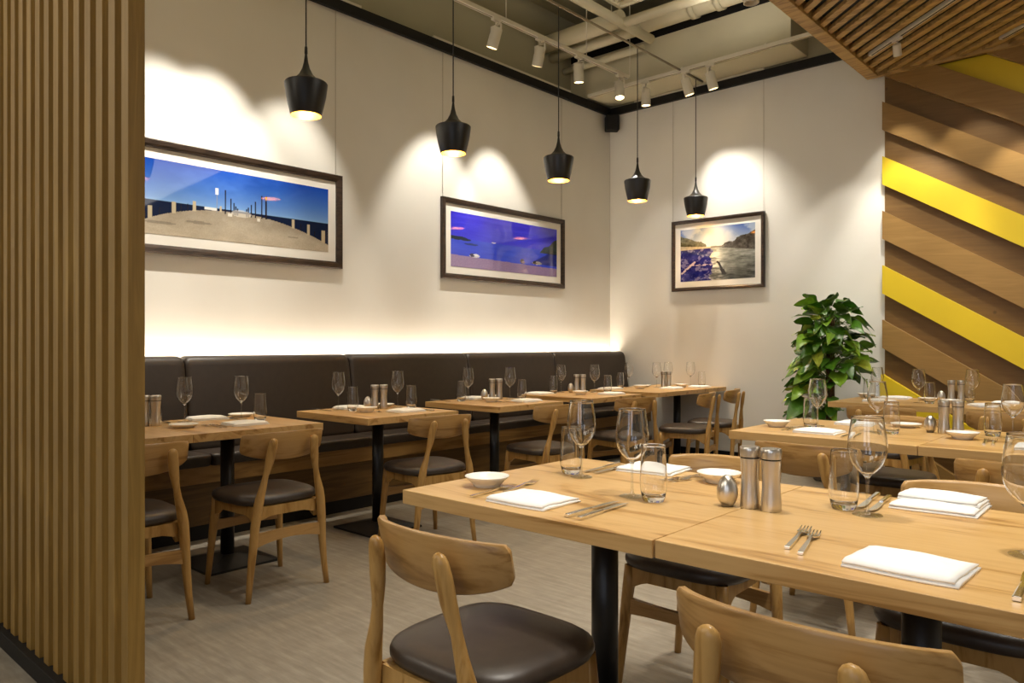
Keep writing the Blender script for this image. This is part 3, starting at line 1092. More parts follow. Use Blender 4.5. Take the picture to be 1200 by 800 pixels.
# --- rear long table
put('dish', 2.968, -0.655, 'small white dish on the rear table end beside the plant')
put('tum', 3.030, -0.810, 'tumbler on the rear table end in front of the plant')
put('wine', 3.066, -0.705, 'wine glass on the rear table end before the plant')
put('nap', 3.190, -0.640, 'upper napkin on the rear table under the yellow plank', 4, 0)
put('nap', 3.190, -1.080, 'near napkin on the rear table close to its front edge', 2, 0)
put('wine', 3.440, -1.010, 'wine glass on the rear table against the yellow plank')
put('tum', 3.520, -1.045, 'tumbler on the rear table right of the first wine glass')
put('plate', 3.430, -0.690, 'side plate on the rear table left of the egg shaker')
put('egg', 3.535, -0.780, 'steel egg shaker on the rear table')
put('mill', 3.592, -0.730, 'steel mill on the rear table next to the egg shaker')
put('mill', 3.652, -0.715, 'steel mill on the rear table next to the right wine glass')
put('dish', 3.640, -0.980, 'small white dish on the rear table in front of the mills')
put('tum', 3.700, -0.690, 'tumbler behind the mills on the rear table')
put('wine', 3.742, -0.800, 'wine glass on the rear table against the brown planks')
put('nap', 3.880, -1.050, 'napkin near the front edge of the rear table', 40, 1)
put('nap', 3.950, -0.680, 'napkin at the far edge of the rear table', 4, 0)

# --- banquette tables: chair side settings face -X, bench side settings face +X
def wall_setting(y, place, items):
    for k, x, dy, lab, rot, v in items:
        put(k, x, y + dy, lab + ' ' + place, rot, v)
P1 = 'on the banquette table beside the screen'
wall_setting(0, P1, [
    ('mill', 0.855, -5.470, 'steel mill closer to the screen', 0, 0), ('mill', 0.893, -5.428, 'steel mill beside the plate', 0, 0),
    ('tum', 0.775, -5.385, 'tumbler half hidden behind the mills', 0, 0),
    ('wine', 0.809, -5.239, 'wine glass nearer the screen', 0, 0), ('wine', 0.895, -4.950, 'wine glass next to the open tumbler', 0, 0),
    ('tum', 1.060, -4.925, 'tumbler at the table corner', 0, 0),
    ('plate', 1.080, -5.365, 'side plate at the front edge', 0, 0), ('plate', 0.76, -4.880, 'side plate on the bench side', 0, 0),
    ('nap', 0.757, -5.085, 'napkin on the bench side', 80, 0), ('nap', 1.180, -5.080, 'napkin on the chair side', 90, 0),
    ('fork', 1.165, -5.255, 'fork between plate and napkin', 90, 0), ('fork', 1.180, -5.225, 'second fork next to the napkin', 86, 0),
    ('fork', 0.80, -4.985, 'fork on the bench side', 268, 0), ('knife', 0.730, -5.330, 'knife on the bench side', 270, 0)])
def std(y, place):
    wall_setting(y, place, [
        ('wine', 0.800, -0.135, 'wine glass on the screen side', 0, 0), ('tum', 0.915, -0.105, 'tumbler on the screen side', 0, 0),
        ('egg', 0.874, 0.045, 'egg shaker', 0, 0), ('mill', 0.910, 0.075, 'first steel mill', 0, 0), ('mill', 0.940, 0.125, 'second steel mill', 0, 0),
        ('dish', 1.060, -0.105, 'small dish at the chair side', 0, 0), ('wine', 0.925, 0.255, 'wine glass on the far side', 0, 0),
        ('tum', 1.045, 0.275, 'tumbler on the far side', 0, 0), ('nap', 1.210, 0.095, 'napkin at the chair side', 90, 0),
        ('nap', 0.757, 0.000, 'napkin at the bench side', 86, 1), ('plate', 0.800, 0.235, 'side plate at the bench side', 0, 0),
        ('fork', 1.215, -0.055, 'fork at the chair side', 90, 0), ('knife', 1.215, 0.225, 'knife at the chair side', 90, 0), ('knife', 0.76, -0.235, 'knife at the bench side', 270, 0)])
std(-4.09, 'on the second banquette table from the screen')
P3 = 'on the third banquette table from the screen'
wall_setting(0, P3, [
    ('wine', 0.803, -3.045, 'wine glass on the near side', 0, 0), ('tum', 0.843, -3.156, 'tumbler on the near side', 0, 0),
    ('egg', 0.870, -2.935, 'egg shaker', 0, 0), ('mill', 0.885, -2.865, 'first steel mill', 0, 0), ('mill', 0.905, -2.805, 'second steel mill', 0, 0),
    ('dish', 1.065, -3.060, 'small dish at the chair side', 0, 0), ('wine', 0.965, -2.745, 'wine glass on the far side', 0, 0), ('tum', 1.048, -2.700, 'tumbler on the far side', 0, 0),
    ('nap', 1.220, -2.840, 'napkin at the chair side', 90, 0), ('nap', 0.747, -2.900, 'napkin at the bench side', 88, 1), ('plate', 0.750, -2.722, 'side plate at the bench side', 0, 0),
    ('fork', 1.20, -3.02, 'fork at the chair side', 90, 0), ('knife', 0.73, -3.26, 'knife at the bench side', 270, 0)])
P4 = 'on the fourth banquette table'
wall_setting(0, P4, [
    ('wine', 0.745, -1.830, 'wine glass on the near side', 0, 0), ('tum', 0.785, -1.985, 'tumbler on the near side', 0, 0),
    ('egg', 0.825, -1.790, 'egg shaker', 0, 0), ('mill', 0.850, -1.735, 'first steel mill', 0, 0), ('mill', 0.885, -1.690, 'second steel mill', 0, 0),
    ('dish', 1.060, -1.960, 'small dish at the chair side', 0, 0), ('wine', 0.965, -1.625, 'wine glass on the far side', 0, 0), ('tum', 1.090, -1.600, 'tumbler on the far side', 0, 0),
    ('nap', 1.230, -1.740, 'napkin at the chair side', 90, 0), ('nap', 0.757, -2.135, 'napkin at the bench side', 88, 1)])
P5 = 'on the corner table'
wall_setting(0, P5, [
    ('nap', 0.80, -1.140, 'napkin on the bench side near the front edge', 88, 0), ('tum', 0.77, -0.930, 'tumbler nearest the banquette', 0, 0), ('wine', 0.755, -0.760, 'wine glass nearest the banquette', 0, 0),
    ('dish', 0.95, -0.86, 'small dish before the first glasses', 0, 0), ('wine', 0.955, -0.560, 'wine glass left of the mills', 0, 0), ('plate', 0.83, -0.600, 'side plate on the bench side', 0, 0),
    ('mill', 1.010, -0.520, 'first steel mill', 0, 0), ('mill', 1.045, -0.475, 'second steel mill', 0, 0), ('wine', 0.95, -0.330, 'wine glass right of the mills', 0, 0),
    ('nap', 1.20, -0.690, 'napkin on the chair side in front of the mills', 90, 0), ('dish', 1.13, -0.380, 'small dish right of the mills', 0, 0),
    ('wine', 1.08, -0.105, 'wine glass closest to the back wall', 0, 0), ('tum', 1.215, -0.120, 'tumbler closest to the back wall', 0, 0), ('nap', 1.27, -0.270, 'napkin on the chair side closest to the back wall', 88, 1)])

# ------------------------------------------------------------------ framed pictures
def lerp(a, b, t):
    return a + (b - a) * t
def img(w, h):
    return np.zeros((h, w, 3))
def fbm(w, h, sx, sy, seed, octv=5):
    """smooth noise in 0..1, sx by sy cells across at the coarsest octave"""
    rs = np.random.RandomState(seed)
    out = np.zeros((h, w)); amp = 1.0; tot = 0.0
    for o in range(octv):
        gx, gy = int(sx * 2 ** o) + 2, int(sy * 2 ** o) + 2
        g = rs.rand(gy, gx)
        x = np.linspace(0, gx - 1.001, w); y = np.linspace(0, gy - 1.001, h)
        x0 = x.astype(int); y0 = y.astype(int)
        fx = (x - x0)[None, :]; fy = (y - y0)[:, None]
        fx = fx * fx * (3 - 2 * fx); fy = fy * fy * (3 - 2 * fy)
        a = g[np.ix_(y0, x0)]; b = g[np.ix_(y0, x0 + 1)]; c = g[np.ix_(y0 + 1, x0)]; d_ = g[np.ix_(y0 + 1, x0 + 1)]
        out += amp * ((a * (1 - fx) + b * fx) * (1 - fy) + (c * (1 - fx) + d_ * fx) * fy)
        tot += amp; amp *= 0.6
    return out / tot
def pic_pier(w=340, h=110):
    U, V = np.meshgrid(np.linspace(0, 1, w), np.linspace(0, 1, h))
    rs = np.random.RandomState(3)
    hz = 0.45
    t = np.clip((V - hz) / (1 - hz), 0, 1)[..., None]
    a = np.array([134, 174, 222]); b = np.array([24, 72, 178])
    im = a * (1 - t ** 0.7) + b * t ** 0.7
    sea = (V < hz)
    im[sea] = np.array([22, 34, 62])
    # paving rises to the vanishing point
    c = 0.53
    edge = np.where(U < c, hz - 0.02 - 0.40 * ((c - U) / c) ** 2.4, hz - 0.02 - 0.315 * ((U - c) / (1 - c)) ** 1.9)
    pav = V < edge
    n = rs.rand(h, w) * 12 - 6
    pc = np.array([176, 164, 144])[None, None, :] * (0.86 + 0.26 * (1 - V[..., None] / hz)) + n[..., None]
    im = np.where(pav[..., None], pc, im)
    f = fbm(w, h, 8, 5, 21)[..., None]
    im = np.where(pav[..., None], im + (f - 0.5) * 46, im)
    cl = np.clip((fbm(w, h, 3, 2, 22) - 0.55) * 3, 0, 1)[..., None] * np.clip((V - hz) / 0.3, 0, 1)[..., None]
    im = np.where((V >= hz)[..., None], im + cl * 26, im)
    def rect(u0, u1, v0, v1, col):
        m = (U >= u0) & (U <= u1) & (V >= v0) & (V <= v1)
        im[m] = col
    for u, s in ((0.05, 1.3), (0.12, 1.15), (0.22, 1.0), (0.31, 0.9), (0.43, 0.5), (0.80, 0.9), (0.885, 1.1), (0.97, 1.3)):
        e = hz - 0.02 - (0.40 * ((c - u) / c) ** 2.4 if u < c else 0.315 * ((u - c) / (1 - c)) ** 1.9)
        rect(u - 0.008 * s, u + 0.008 * s, e - 0.01, e + 0.14 * s, (196, 182, 152))
    for u in (0.10, 0.16, 0.19, 0.25, 0.28, 0.84, 0.86, 0.92, 0.94):
        e = hz - 0.02 - (0.40 * ((c - u) / c) ** 2.4 if u < c else 0.315 * ((u - c) / (1 - c)) ** 1.9)
        rect(u - 0.001, u + 0.001, e, e + 0.10, (40, 38, 40))
    rect(0.355, 0.415, 0.415, 0.455, (228, 228, 226))
    for u, hh in ((0.452, 0.30), (0.480, 0.19), (0.494, 0.13), (0.503, 0.09), (0.512, 0.06), (0.555, 0.07), (0.566, 0.10), (0.580, 0.14), (0.600, 0.20), (0.632, 0.30), (0.655, 0.30)):
        rect(u - 0.0032, u + 0.0032, hz - 0.06, hz - 0.02 + hh, (36, 34, 44))
    rect(0.412, 0.414, hz - 0.06, hz + 0.27, (150, 150, 150))
    rect(0.406, 0.421, hz + 0.20, hz + 0.29, (236, 240, 244))
    m = ((U - 0.53) / 0.05) ** 2 + ((V - 0.42) / 0.05) ** 2 < 1
    im[m] = im[m] * 0.4 + np.array([226, 220, 208]) * 0.6
    rect(0.465, 0.485, 0.36, 0.41, (220, 214, 200)); rect(0.61, 0.625, 0.34, 0.39, (220, 214, 200))
    for (cu, cv, su, sv) in ((0.16, 0.16, 0.07, 0.02), (0.33, 0.22, 0.06, 0.02), (0.80, 0.17, 0.03, 0.012)):
        m = ((U - cu) / su) ** 2 + ((V - cv) / sv) ** 2 < 1
        im[m] = im[m] * 0.82
    return im
def pic_beach(w=260, h=130):
    U, V = np.meshgrid(np.linspace(0, 1, w), np.linspace(0, 1, h))
    rs = np.random.RandomState(5)
    t = V[..., None]
    im = np.array([62, 74, 226]) * (1 - t) + np.array([66, 58, 214]) * t + (rs.rand(h, w, 1) * 6 - 3)
    sea = V < 0.52
    im[sea] = (np.array([58, 78, 214]) + 0 * im)[sea]
    im = im + (fbm(w, h, 5, 16, 31)[..., None] - 0.5) * 26
    sand = V < 0.17 + 0.05 * (1 - U)
    im[sand] = (np.array([150, 128, 168]) + (rs.rand(h, w, 1) * 16 - 8) + 0 * im)[sand]
    def ell(cu, cv, su, sv, col, a=1.0):
        m = ((U - cu) / su) ** 2 + ((V - cv) / sv) ** 2 < 1
        im[m] = im[m] * (1 - a) + np.array(col) * a
    ell(0.05, 0.53, 0.09, 0.035, (34, 46, 60)); ell(0.12, 0.515, 0.05, 0.022, (38, 50, 66)); ell(0.17, 0.44, 0.06, 0.018, (44, 60, 120))
    for cu, cv, s in ((0.20, 0.235, 1.1), (0.79, 0.24, 1.2)):
        ell(cu, cv, 0.042 * s, 0.026 * s, (208, 206, 216)); ell(cu - 0.02, cv + 0.01, 0.02 * s, 0.03 * s, (60, 56, 90)); ell(cu + 0.01, cv + 0.02, 0.02 * s, 0.016 * s, (234, 232, 238))
    ell(0.64, 0.245, 0.02, 0.05, (56, 46, 62)); ell(0.65, 0.225, 0.018, 0.025, (140, 120, 130))
    hill = (U > 0.80) & (V > 0.46) & (V < 0.46 + (U - 0.80) * 1.6 + 0.02 * np.sin(60 * U)) & (V < 0.86)
    im[hill] = (np.array([52, 62, 62]) + (rs.rand(h, w, 1) * 26 - 13) + 0 * im)[hill]
    low = (U > 0.72) & (V > 0.22) & (V <= 0.48) & (V < 0.22 + (U - 0.72) * 1.3)
    im[low] = im[low] * 0.65
    ell(0.37, 0.53, 0.02, 0.012, (230, 220, 240))
    return im
def pic_canal(w=240, h=180):
    U, V = np.meshgrid(np.linspace(0, 1, w), np.linspace(0, 1, h))
    hz = 0.62
    f1 = fbm(w, h, 4, 3, 1)[..., None]; f2 = fbm(w, h, 6, 26, 2)[..., None]; f3 = fbm(w, h, 22, 18, 3, 4)[..., None]; f4 = fbm(w, h, 10, 8, 4)[..., None]
    t = np.clip((V - hz) / (1 - hz), 0, 1)[..., None]
    sky = np.array([206, 212, 212]) * (1 - t) + np.array([70, 100, 172]) * t
    cl = np.clip((f1 - 0.47) * 6, 0, 1)
    im = sky * (1 - cl * 0.6) + np.array([222, 224, 222]) * cl * 0.6
    g = np.exp(-(((U - 0.50) / 0.24) ** 2 + ((V - 0.88) / 0.24) ** 2) * 1.5)[..., None]
    im = im * (1 - g) + np.array([255, 253, 242]) * g
    water = (V < hz)[..., None]
    wc = np.array([148, 150, 142]) * (0.50 + 0.62 * V[..., None] / hz) + (f2 - 0.5) * 130 + (f3 - 0.5) * 40
    im = np.where(water, wc, im)
    cx = 0.50 - 0.10 * np.clip(hz - V, 0, 1)
    gl = np.exp(-(((U - cx) / (0.045 + 0.16 * np.clip(hz - V, 0, 1))) ** 2))[..., None] * np.clip(0.45 + (f2 - 0.42) * 4, 0.2, 1)
    im = np.where(water, im * (1 - gl) + np.array([255, 252, 240]) * gl, im)
    top = 0.635 + np.clip(U - 0.57, 0, 1) * 0.55 + (f4[..., 0] - 0.5) * 0.10
    bot = 0.60 - np.clip(U - 0.57, 0, 1) * 0.20
    rb = ((U > 0.57) & (V < top) & (V > bot))[..., None]
    im = np.where(rb, np.array([74, 68, 62]) + (f3 - 0.5) * 120, im)
    lt = ((U < 0.36) & (V >= 0.62) & (V < 0.685 + np.clip(0.36 - U, 0, 1) * 0.55 + (f4[..., 0] - 0.5) * 0.10))[..., None]
    im = np.where(lt, np.array([92, 88, 62]) + (f3 - 0.5) * 110, im)
    aw = ((U < 0.48) & (V > 0.60) & (V < 0.625 + 0.12 * np.clip(0.48 - U, 0, 1)))[..., None]
    im = np.where(aw, np.array([184, 172, 146]) + (f3 - 0.5) * 60, im)
    le = 0.43 + (f4[..., 0] - 0.5) * 0.16
    lm = ((U < le) & (V < 0.605))[..., None]
    busy = np.clip((f3 - 0.52) * 9, 0, 1)
    im = np.where(lm, (np.array([34, 34, 96]) + (f4 - 0.5) * 90) * (1 - busy * 0.6) + np.array([176, 166, 184]) * busy * 0.6, im)
    for (u0, v0, u1, v1, wd) in ((0.02, 0.16, 0.20, 0.36, 0.016), (0.14, 0.31, 0.42, 0.29, 0.014)):
        L2 = (u1 - u0) ** 2 + (v1 - v0) ** 2
        q = np.clip(((U - u0) * (u1 - u0) + (V - v0) * (v1 - v0)) / L2, 0, 1)
        dd = np.hypot(U - u0 - q * (u1 - u0), V - v0 - q * (v1 - v0))
        im[(dd < wd) & (f3[..., 0] > 0.42)] = np.array([206, 186, 184])
    bt = (np.abs(U - 0.535 - (0.30 - V) * 0.35) < 0.016 + 0.012 * (V < 0.20)) & (V > 0.10) & (V < 0.33)
    im[bt] = np.array([46, 42, 42])
    im[(np.hypot((U - 0.512) * 1.5, V - 0.335) < 0.02)] = np.array([60, 50, 48])
    far = (U > 0.42) & (U < 0.60) & (V > 0.605) & (V < 0.635 + (f4[..., 0] - 0.5) * 0.05)
    im[far] = np.array([126, 118, 106])
    return im
def make_picture(label, L, H, fw, mw, im, wires, loc, rotz):
    """picture lies in the local XZ plane facing -Y, centre at the origin"""
    t = thing('framed_picture', label, 'framed picture', loc, rotz, 'framed photographs on the walls')
    bm = new_bm()
    h2, l2 = H / 2, L / 2
    outer = [(-l2, -h2), (l2, -h2), (l2, h2), (-l2, h2)]
    def inset(d):
        return [(-l2 + d, -h2 + d), (l2 - d, -h2 + d), (l2 - d, h2 - d), (-l2 + d, h2 - d)]
    prof = [(0.0, 0.0), (0.0, -0.030), (0.006, -0.035), (fw * 0.6, -0.032), (fw - 0.006, -0.026), (fw, -0.020), (fw, -0.008)]
    rings = [[(x, y, z) for x, z in inset(d)] for d, y in prof]
    vr = [[bm.verts.new(p) for p in ring] for ring in rings]
    for a, b in zip(vr[:-1], vr[1:]):
        for k in range(4):
            bm.faces.new((a[k], a[(k + 1) % 4], b[(k + 1) % 4], b[k]))
    bmesh.ops.recalc_face_normals(bm, faces=bm.faces)
    obj('frame', bm, M['frame'], t)
    bm = new_bm()
    add_box(bm, -l2 + fw * 0.8, l2 - fw * 0.8, -0.010, -0.004, -h2 + fw * 0.8, h2 - fw * 0.8)
    obj('mount_board', bm, M['mat_board'], t)
    # print: a grid whose colours are painted point by point
    hh, ww = im.shape[:2]
    pl, ph_ = l2 - fw - mw, h2 - fw - mw
    me = bpy.data.meshes.new('print')
    xs = np.linspace(-pl, pl, ww); zs = np.linspace(-ph_, ph_, hh)
    X, Z = np.meshgrid(xs, zs)
    verts = np.stack([X, np.full_like(X, -0.0115), Z], -1).reshape(-1, 3)
    idx = np.arange(hh * ww).reshape(hh, ww)
    faces = np.stack([idx[:-1, :-1], idx[:-1, 1:], idx[1:, 1:], idx[1:, :-1]], -1).reshape(-1, 4)
    me.from_pydata(verts.tolist(), [], faces.tolist())
    ca = me.color_attributes.new('Col', 'FLOAT_COLOR', 'POINT')
    c = np.clip(im, 0, 255) / 255.0
    c = np.where(c <= 0.04045, c / 12.92, ((c + 0.055) / 1.055) ** 2.4)
    buf = np.ones((hh * ww, 4), dtype=np.float32)
    buf[:, :3] = c.reshape(-1, 3)
    ca.data.foreach_set('color', buf.ravel())
    me.materials.append(M['print'])
    po = bpy.data.objects.new('print', me)
    COL.objects.link(po)
    po.parent = t
    for wx in wires:
        bm = new_bm()
        add_tube(bm, [(wx, -0.006, h2 - 0.01), (wx, -0.006, h2 + (H_TRIM - loc[2] - h2))], 0.0016, 6)
        obj('hanging_wire', bm, M['wire'], t)
    return t
zc = (2.487 + 1.766) / 2
hh = 0.722
make_picture('widest framed photograph, a paved pier with lamp posts under blue sky, beside the screen', 1.75, hh, 0.052, 0.068, pic_pier(), (-0.8, 0.825), (0.004, -4.53, zc), R(90))
make_picture('framed photograph of small boats on a violet blue bay, middle of the three pictures', 1.735, hh, 0.048, 0.066, pic_beach(), (-0.845, 0.84), (0.004, -1.738, zc), R(90))
make_picture('smallest framed photograph, a sunlit canal between buildings, on the back wall', 1.02, 0.74, 0.036, 0.062, pic_canal(), (-0.505, 0.497), (1.325, -0.004, 2.11), 0)

# ------------------------------------------------------------------ pendant lamps
def make_pendant():
    t = thing('pendant_lamp', '', 'pendant lamp')
    # origin at the shoulder of the shade
    bm = new_bm()
    o = [(0.006, 0.175), (0.008, 0.150), (0.013, 0.115), (0.022, 0.080), (0.040, 0.045), (0.066, 0.020), (0.096, 0.006), (0.116, 0.0), (0.1205, -0.006), (0.1195, -0.020), (0.112, -0.075), (0.100, -0.130), (0.086, -0.185), (0.085, -0.187)]
    add_lathe(bm, o, 40, cap=False)
    autosmooth(obj('shade', bm, M['shade'], t), 35)
    bm = new_bm()
    i = [(0.0845, -0.187), (0.098, -0.130), (0.110, -0.075), (0.117, -0.018), (0.095, 0.0), (0.040, 0.03), (0.0, 0.04)]
    add_lathe(bm, i, 40, cap=False)
    o_ = obj('lining', bm, M['gold'], t); o_['label'] = 'hammered gold inside of the shade'
    bm = new_bm()
    add_lathe(bm, [(0.0, -0.150), (0.022, -0.146), (0.036, -0.128), (0.040, -0.108), (0.034, -0.085), (0.020, -0.055), (0.018, -0.03), (0.0, -0.03)], 24, cap=False)
    o_ = obj('bulb', bm, M['bulb'], t); o_['label'] = 'glowing warm bulb'
    bm = new_bm()
    add_tube(bm, [(0, 0, 0.17), (0, 0, 3.865 - 2.665)], 0.004, 8)
    obj('cord', bm, M['rubber'], t)
    bm = new_bm()
    add_lathe(bm, [(0.0, 0.165), (0.009, 0.165), (0.008, 0.20), (0.0045, 0.21), (0.0, 0.21)], 12, cap=False)
    obj('cap', bm, M['shade'], t)
    return t
pend = Proto(make_pendant())
PEND = [(-4.72, 'black pendant lamp nearest the slatted screen, largest of the row'), (-3.575, 'second black pendant lamp from the screen, between the two long pictures'),
        (-2.43, 'middle black pendant lamp of the row of five'), (-1.29, 'fourth black pendant lamp from the screen, just past the room corner'), (-0.215, 'last black pendant lamp, closest to the back wall above the canal picture')]
for y, lab in PEND:
    pend.put((1.2, y, 2.665), 0, lab, 'black pendant lamps')

# ------------------------------------------------------------------ ceiling services
def tube_thing(name, label, cat, pts, r, m, group=None, seg=16):
    c = Vector(pts[0])
    bm = new_bm()
    add_tube(bm, [Vector(p) - c for p in pts], r, seg)
    return tag(obj(name, bm, m, None, c), label, cat, group)
def track(label, p0, p1, rods, arm=False):
    a, b = Vector(p0), Vector(p1)
    t = thing('lighting_track', label, 'lighting track', a, math.atan2(b.y - a.y, b.x - a.x), 'white lighting tracks')
    L = (b - a).length
    bm = new_bm()
    add_box(bm, 0, L, -0.018, 0.018, 0.0, 0.035, 0.003)
    obj('rail', bm, M['white_metal'], t)
    bm = new_bm()
    add_box(bm, 0.02, L - 0.02, -0.006, 0.006, -0.0015, 0.0)
    obj('slot', bm, M['wire'], t)
    for s in rods:
        bm = new_bm()
        if arm:
            add_box(bm, s - 0.01, s + 0.01, -0.012, 0.128, 0.034, 0.046, 0.001)
        else:
            add_tube(bm, [(s, 0, 0.033), (s, 0, 4.8 - a.z)], 0.004, 8)
        obj('arm' if arm else 'rod', bm, M['white_metal'], t)
    return t
TRZ = 3.85
track('white lighting track running along above the banquette', (0.66, -6.1, TRZ), (0.715, -0.71, TRZ), (0.4, 2.0, 3.6, 4.7, 5.42))
track('white lighting track running beside the back wall', (0.07, -0.505, TRZ), (2.62, -0.535, TRZ), (0.2, 1.15, 2.0), True)
tube_thing('conduit', 'thin metal rail from which the pendant lamps hang', 'pipe', [(1.2, -6.1, 3.87), (1.2, -0.66, 3.87), (1.2, -0.08, 3.87)], 0.011, M['wire'])

def make_spot(lens_m):
    t = thing('track_spotlight', '', 'spotlight')
    bm = new_bm()
    add_box(bm, -0.018, 0.018, -0.045, 0.045, -0.022, 0.0, 0.003)
    add_tube(bm, [(0, 0, -0.02), (0, 0, -0.055)], 0.008, 10)
    add_box(bm, -0.057, 0.057, -0.009, 0.009, -0.062, -0.052, 0.002)
    add_box(bm, -0.057, -0.052, -0.009, 0.009, -0.12, -0.056, 0.001)
    add_box(bm, 0.052, 0.057, -0.009, 0.009, -0.12, -0.056, 0.001)
    obj('bracket', bm, M['white_metal'], t)
    bm = new_bm()
    add_lathe(bm, [(0.0, 0.040), (0.030, 0.040), (0.042, 0.034), (0.0455, 0.022), (0.0455, -0.03), (0.047, -0.032), (0.047, -0.125), (0.043, -0.128), (0.041, -0.108), (0.0, -0.108)], 28, cap=False)
    autosmooth(obj('head', bm, M['white_metal'], t, (0, 0, -0.11)), 40)
    bm = new_bm()
    add_lathe(bm, [(0.0, -0.1145), (0.0405, -0.1145), (0.0405, -0.111), (0.0, -0.111)], 20, cap=False)
    l = obj('lens', bm, lens_m, [c for c in t.children if c.name.startswith('head')][0]); l['label'] = 'glowing lamp lens'
    return t
spot_p = Proto(make_spot(M['lens']))
def make_small_spot():
    t = thing('track_spotlight', '', 'spotlight')
    bm = new_bm()
    add_box(bm, -0.014, 0.014, -0.05, 0.05, -0.02, 0.0, 0.003)
    add_tube(bm, [(0, 0, -0.018), (0, 0, -0.05)], 0.007, 10)
    obj('bracket', bm, M['white_metal'], t)
    bm = new_bm()
    add_lathe(bm, [(0.0, 0.035), (0.024, 0.035), (0.030, 0.03), (0.031, -0.055), (0.028, -0.057), (0.027, -0.045), (0.0, -0.045)], 24, cap=False)
    hd = autosmooth(obj('head', bm, M['white_metal'], t, (0, 0, -0.075)), 40)
    bm = new_bm()
    add_lathe(bm, [(0.0, -0.0505), (0.0265, -0.0505), (0.0265, -0.047), (0.0, -0.047)], 20, cap=False)
    obj('lens', bm, M['lens'], hd)['label'] = 'glowing lamp lens'
    return t
small_p = Proto(make_small_spot())
SPOT_LIGHTS = []
WARM = (1.0, 0.935, 0.825)
def spot(x, y, z, target, label, energy, cone=56, blend=0.6, rz=0.0, size=0.03, real=True, pr=None):
    o = (pr or spot_p).put((x, y, z), rz, label, 'white track spotlights')
    head = [c for c in o.children if c.name.startswith('head')][0]
    org = Vector((x, y, z - 0.11))
    dirv = (Vector(target) - org).normalized()
    loc = Matrix.Rotation(-rz, 3, 'Z') @ dirv
    head.rotation_mode = 'QUATERNION'
    head.rotation_quaternion = Vector((0, 0, -1)).rotation_difference(loc)
    if real and energy > 0:
        lamp(org + dirv * 0.135, target, energy, cone, blend, size)
    return o
def lamp(p, target, energy, cone=52, blend=0.35, size=0.03, col=WARM, name='spot_lamp'):
    ld = bpy.data.lights.new(name, 'SPOT')
    ld.energy = energy
    ld.spot_size = R(cone)
    ld.spot_blend = blend
    ld.shadow_soft_size = size
    ld.color = col
    lo = bpy.data.objects.new(name, ld)
    COL.objects.link(lo)
    lo.location = p
    lo.rotation_euler = (Vector(target) - Vector(p)).to_track_quat('-Z', 'Y').to_euler()
    return lo
EW = 112
spot(0.663, -5.78, TRZ, (0.0, -5.80, 1.95), 'track spotlight behind the screen edge over the banquette', EW)
spot(0.668, -5.02, TRZ, (0.0, -5.05, 1.95), 'track spotlight aimed at the pier picture, screen side', EW)
spot(0.670, -4.70, TRZ, (0.0, -4.72, 1.98), 'track spotlight aimed at the middle of the pier picture', EW)
spot(0.675, -4.05, TRZ, (0.0, -4.15, 1.72), 'track spotlight aimed at the far end of the pier picture', EW * 0.8)
spot(0.697, -2.62, TRZ, (0.0, -2.68, 1.95), 'first visible track spotlight from the picture top, along the banquette track', EW)
spot(0.702, -2.07, TRZ, (0.0, -1.86, 1.95), 'second visible spotlight along the banquette track', EW)
spot(0.707, -1.52, TRZ, (0.55, -1.20, 1.0), 'third visible spotlight along the banquette track', 40)
spot(0.713, -0.86, TRZ, (1.15, -1.35, 0.7), 'last spotlight of the banquette track, its bright lens showing', 70, cone=60)
spot(0.80, -0.514, TRZ, (0.70, -0.3, 0.8), 'first spotlight of the back wall track from the corner', 30, rz=PI / 2)
spot(1.26, -0.519, TRZ, (1.60, 0.0, 1.80), 'middle spotlight of the back wall track', EW * 0.95, cone=66, blend=0.8, rz=PI / 2)
spot(1.52, -0.522, TRZ, (1.78, 0.0, 1.80), 'third spotlight of the back wall track', EW * 0.4, cone=66, blend=0.8, rz=PI / 2)
# tracks let into the canopy
def canopy_track(label, p, L):
    t = thing('recessed_track', label, 'lighting track', (p[0], p[1], CZ - 0.004), ang + PI, 'tracks set into the slatted canopy')
    bm = new_bm()
    add_box(bm, -L, 0, -0.016, 0.016, -0.002, 0.03, 0.002)
    obj('rail', bm, M['white_metal'], t)
    bm = new_bm()
    add_box(bm, -L + 0.02, -0.02, -0.006, 0.006, -0.0035, -0.002)
    obj('slot', bm, M['blackm'], t)
    return t
canopy_track('white track set into the slatted canopy above the plank wall end', (2.98, -0.60), 1.1)
canopy_track('white track set into the slatted canopy at the picture edge', (3.83, -0.27), 1.3)
def lit(p, d, n):
    return (p[0] + d.x * n, p[1] + d.y * n)
x, y = lit((2.98, -0.60), d, 0.36)
spot(x, y, CZ - 0.006, (3.15, 0.0, 2.0), 'white spotlight under the canopy near its inner corner', 70, rz=ang + PI / 2, pr=small_p)
x, y = lit((3.83, -0.27), d, 0.30)
spot(x, y, CZ - 0.006, (3.9, -0.02, 1.6), 'white spotlight under the canopy at the picture edge', 60, rz=ang + PI / 2, pr=small_p)
lamp((2.95, -0.95, 3.42), (2.55, 0.0, 1.7), 40, 46, 0.5)
for x in (3.05, 3.62, 4.2, 4.8, 5.5):
    lamp((x, -0.46, 3.46), (x + 0.05, -0.02, 1.75), 29, 62, 0.5, 0.02)

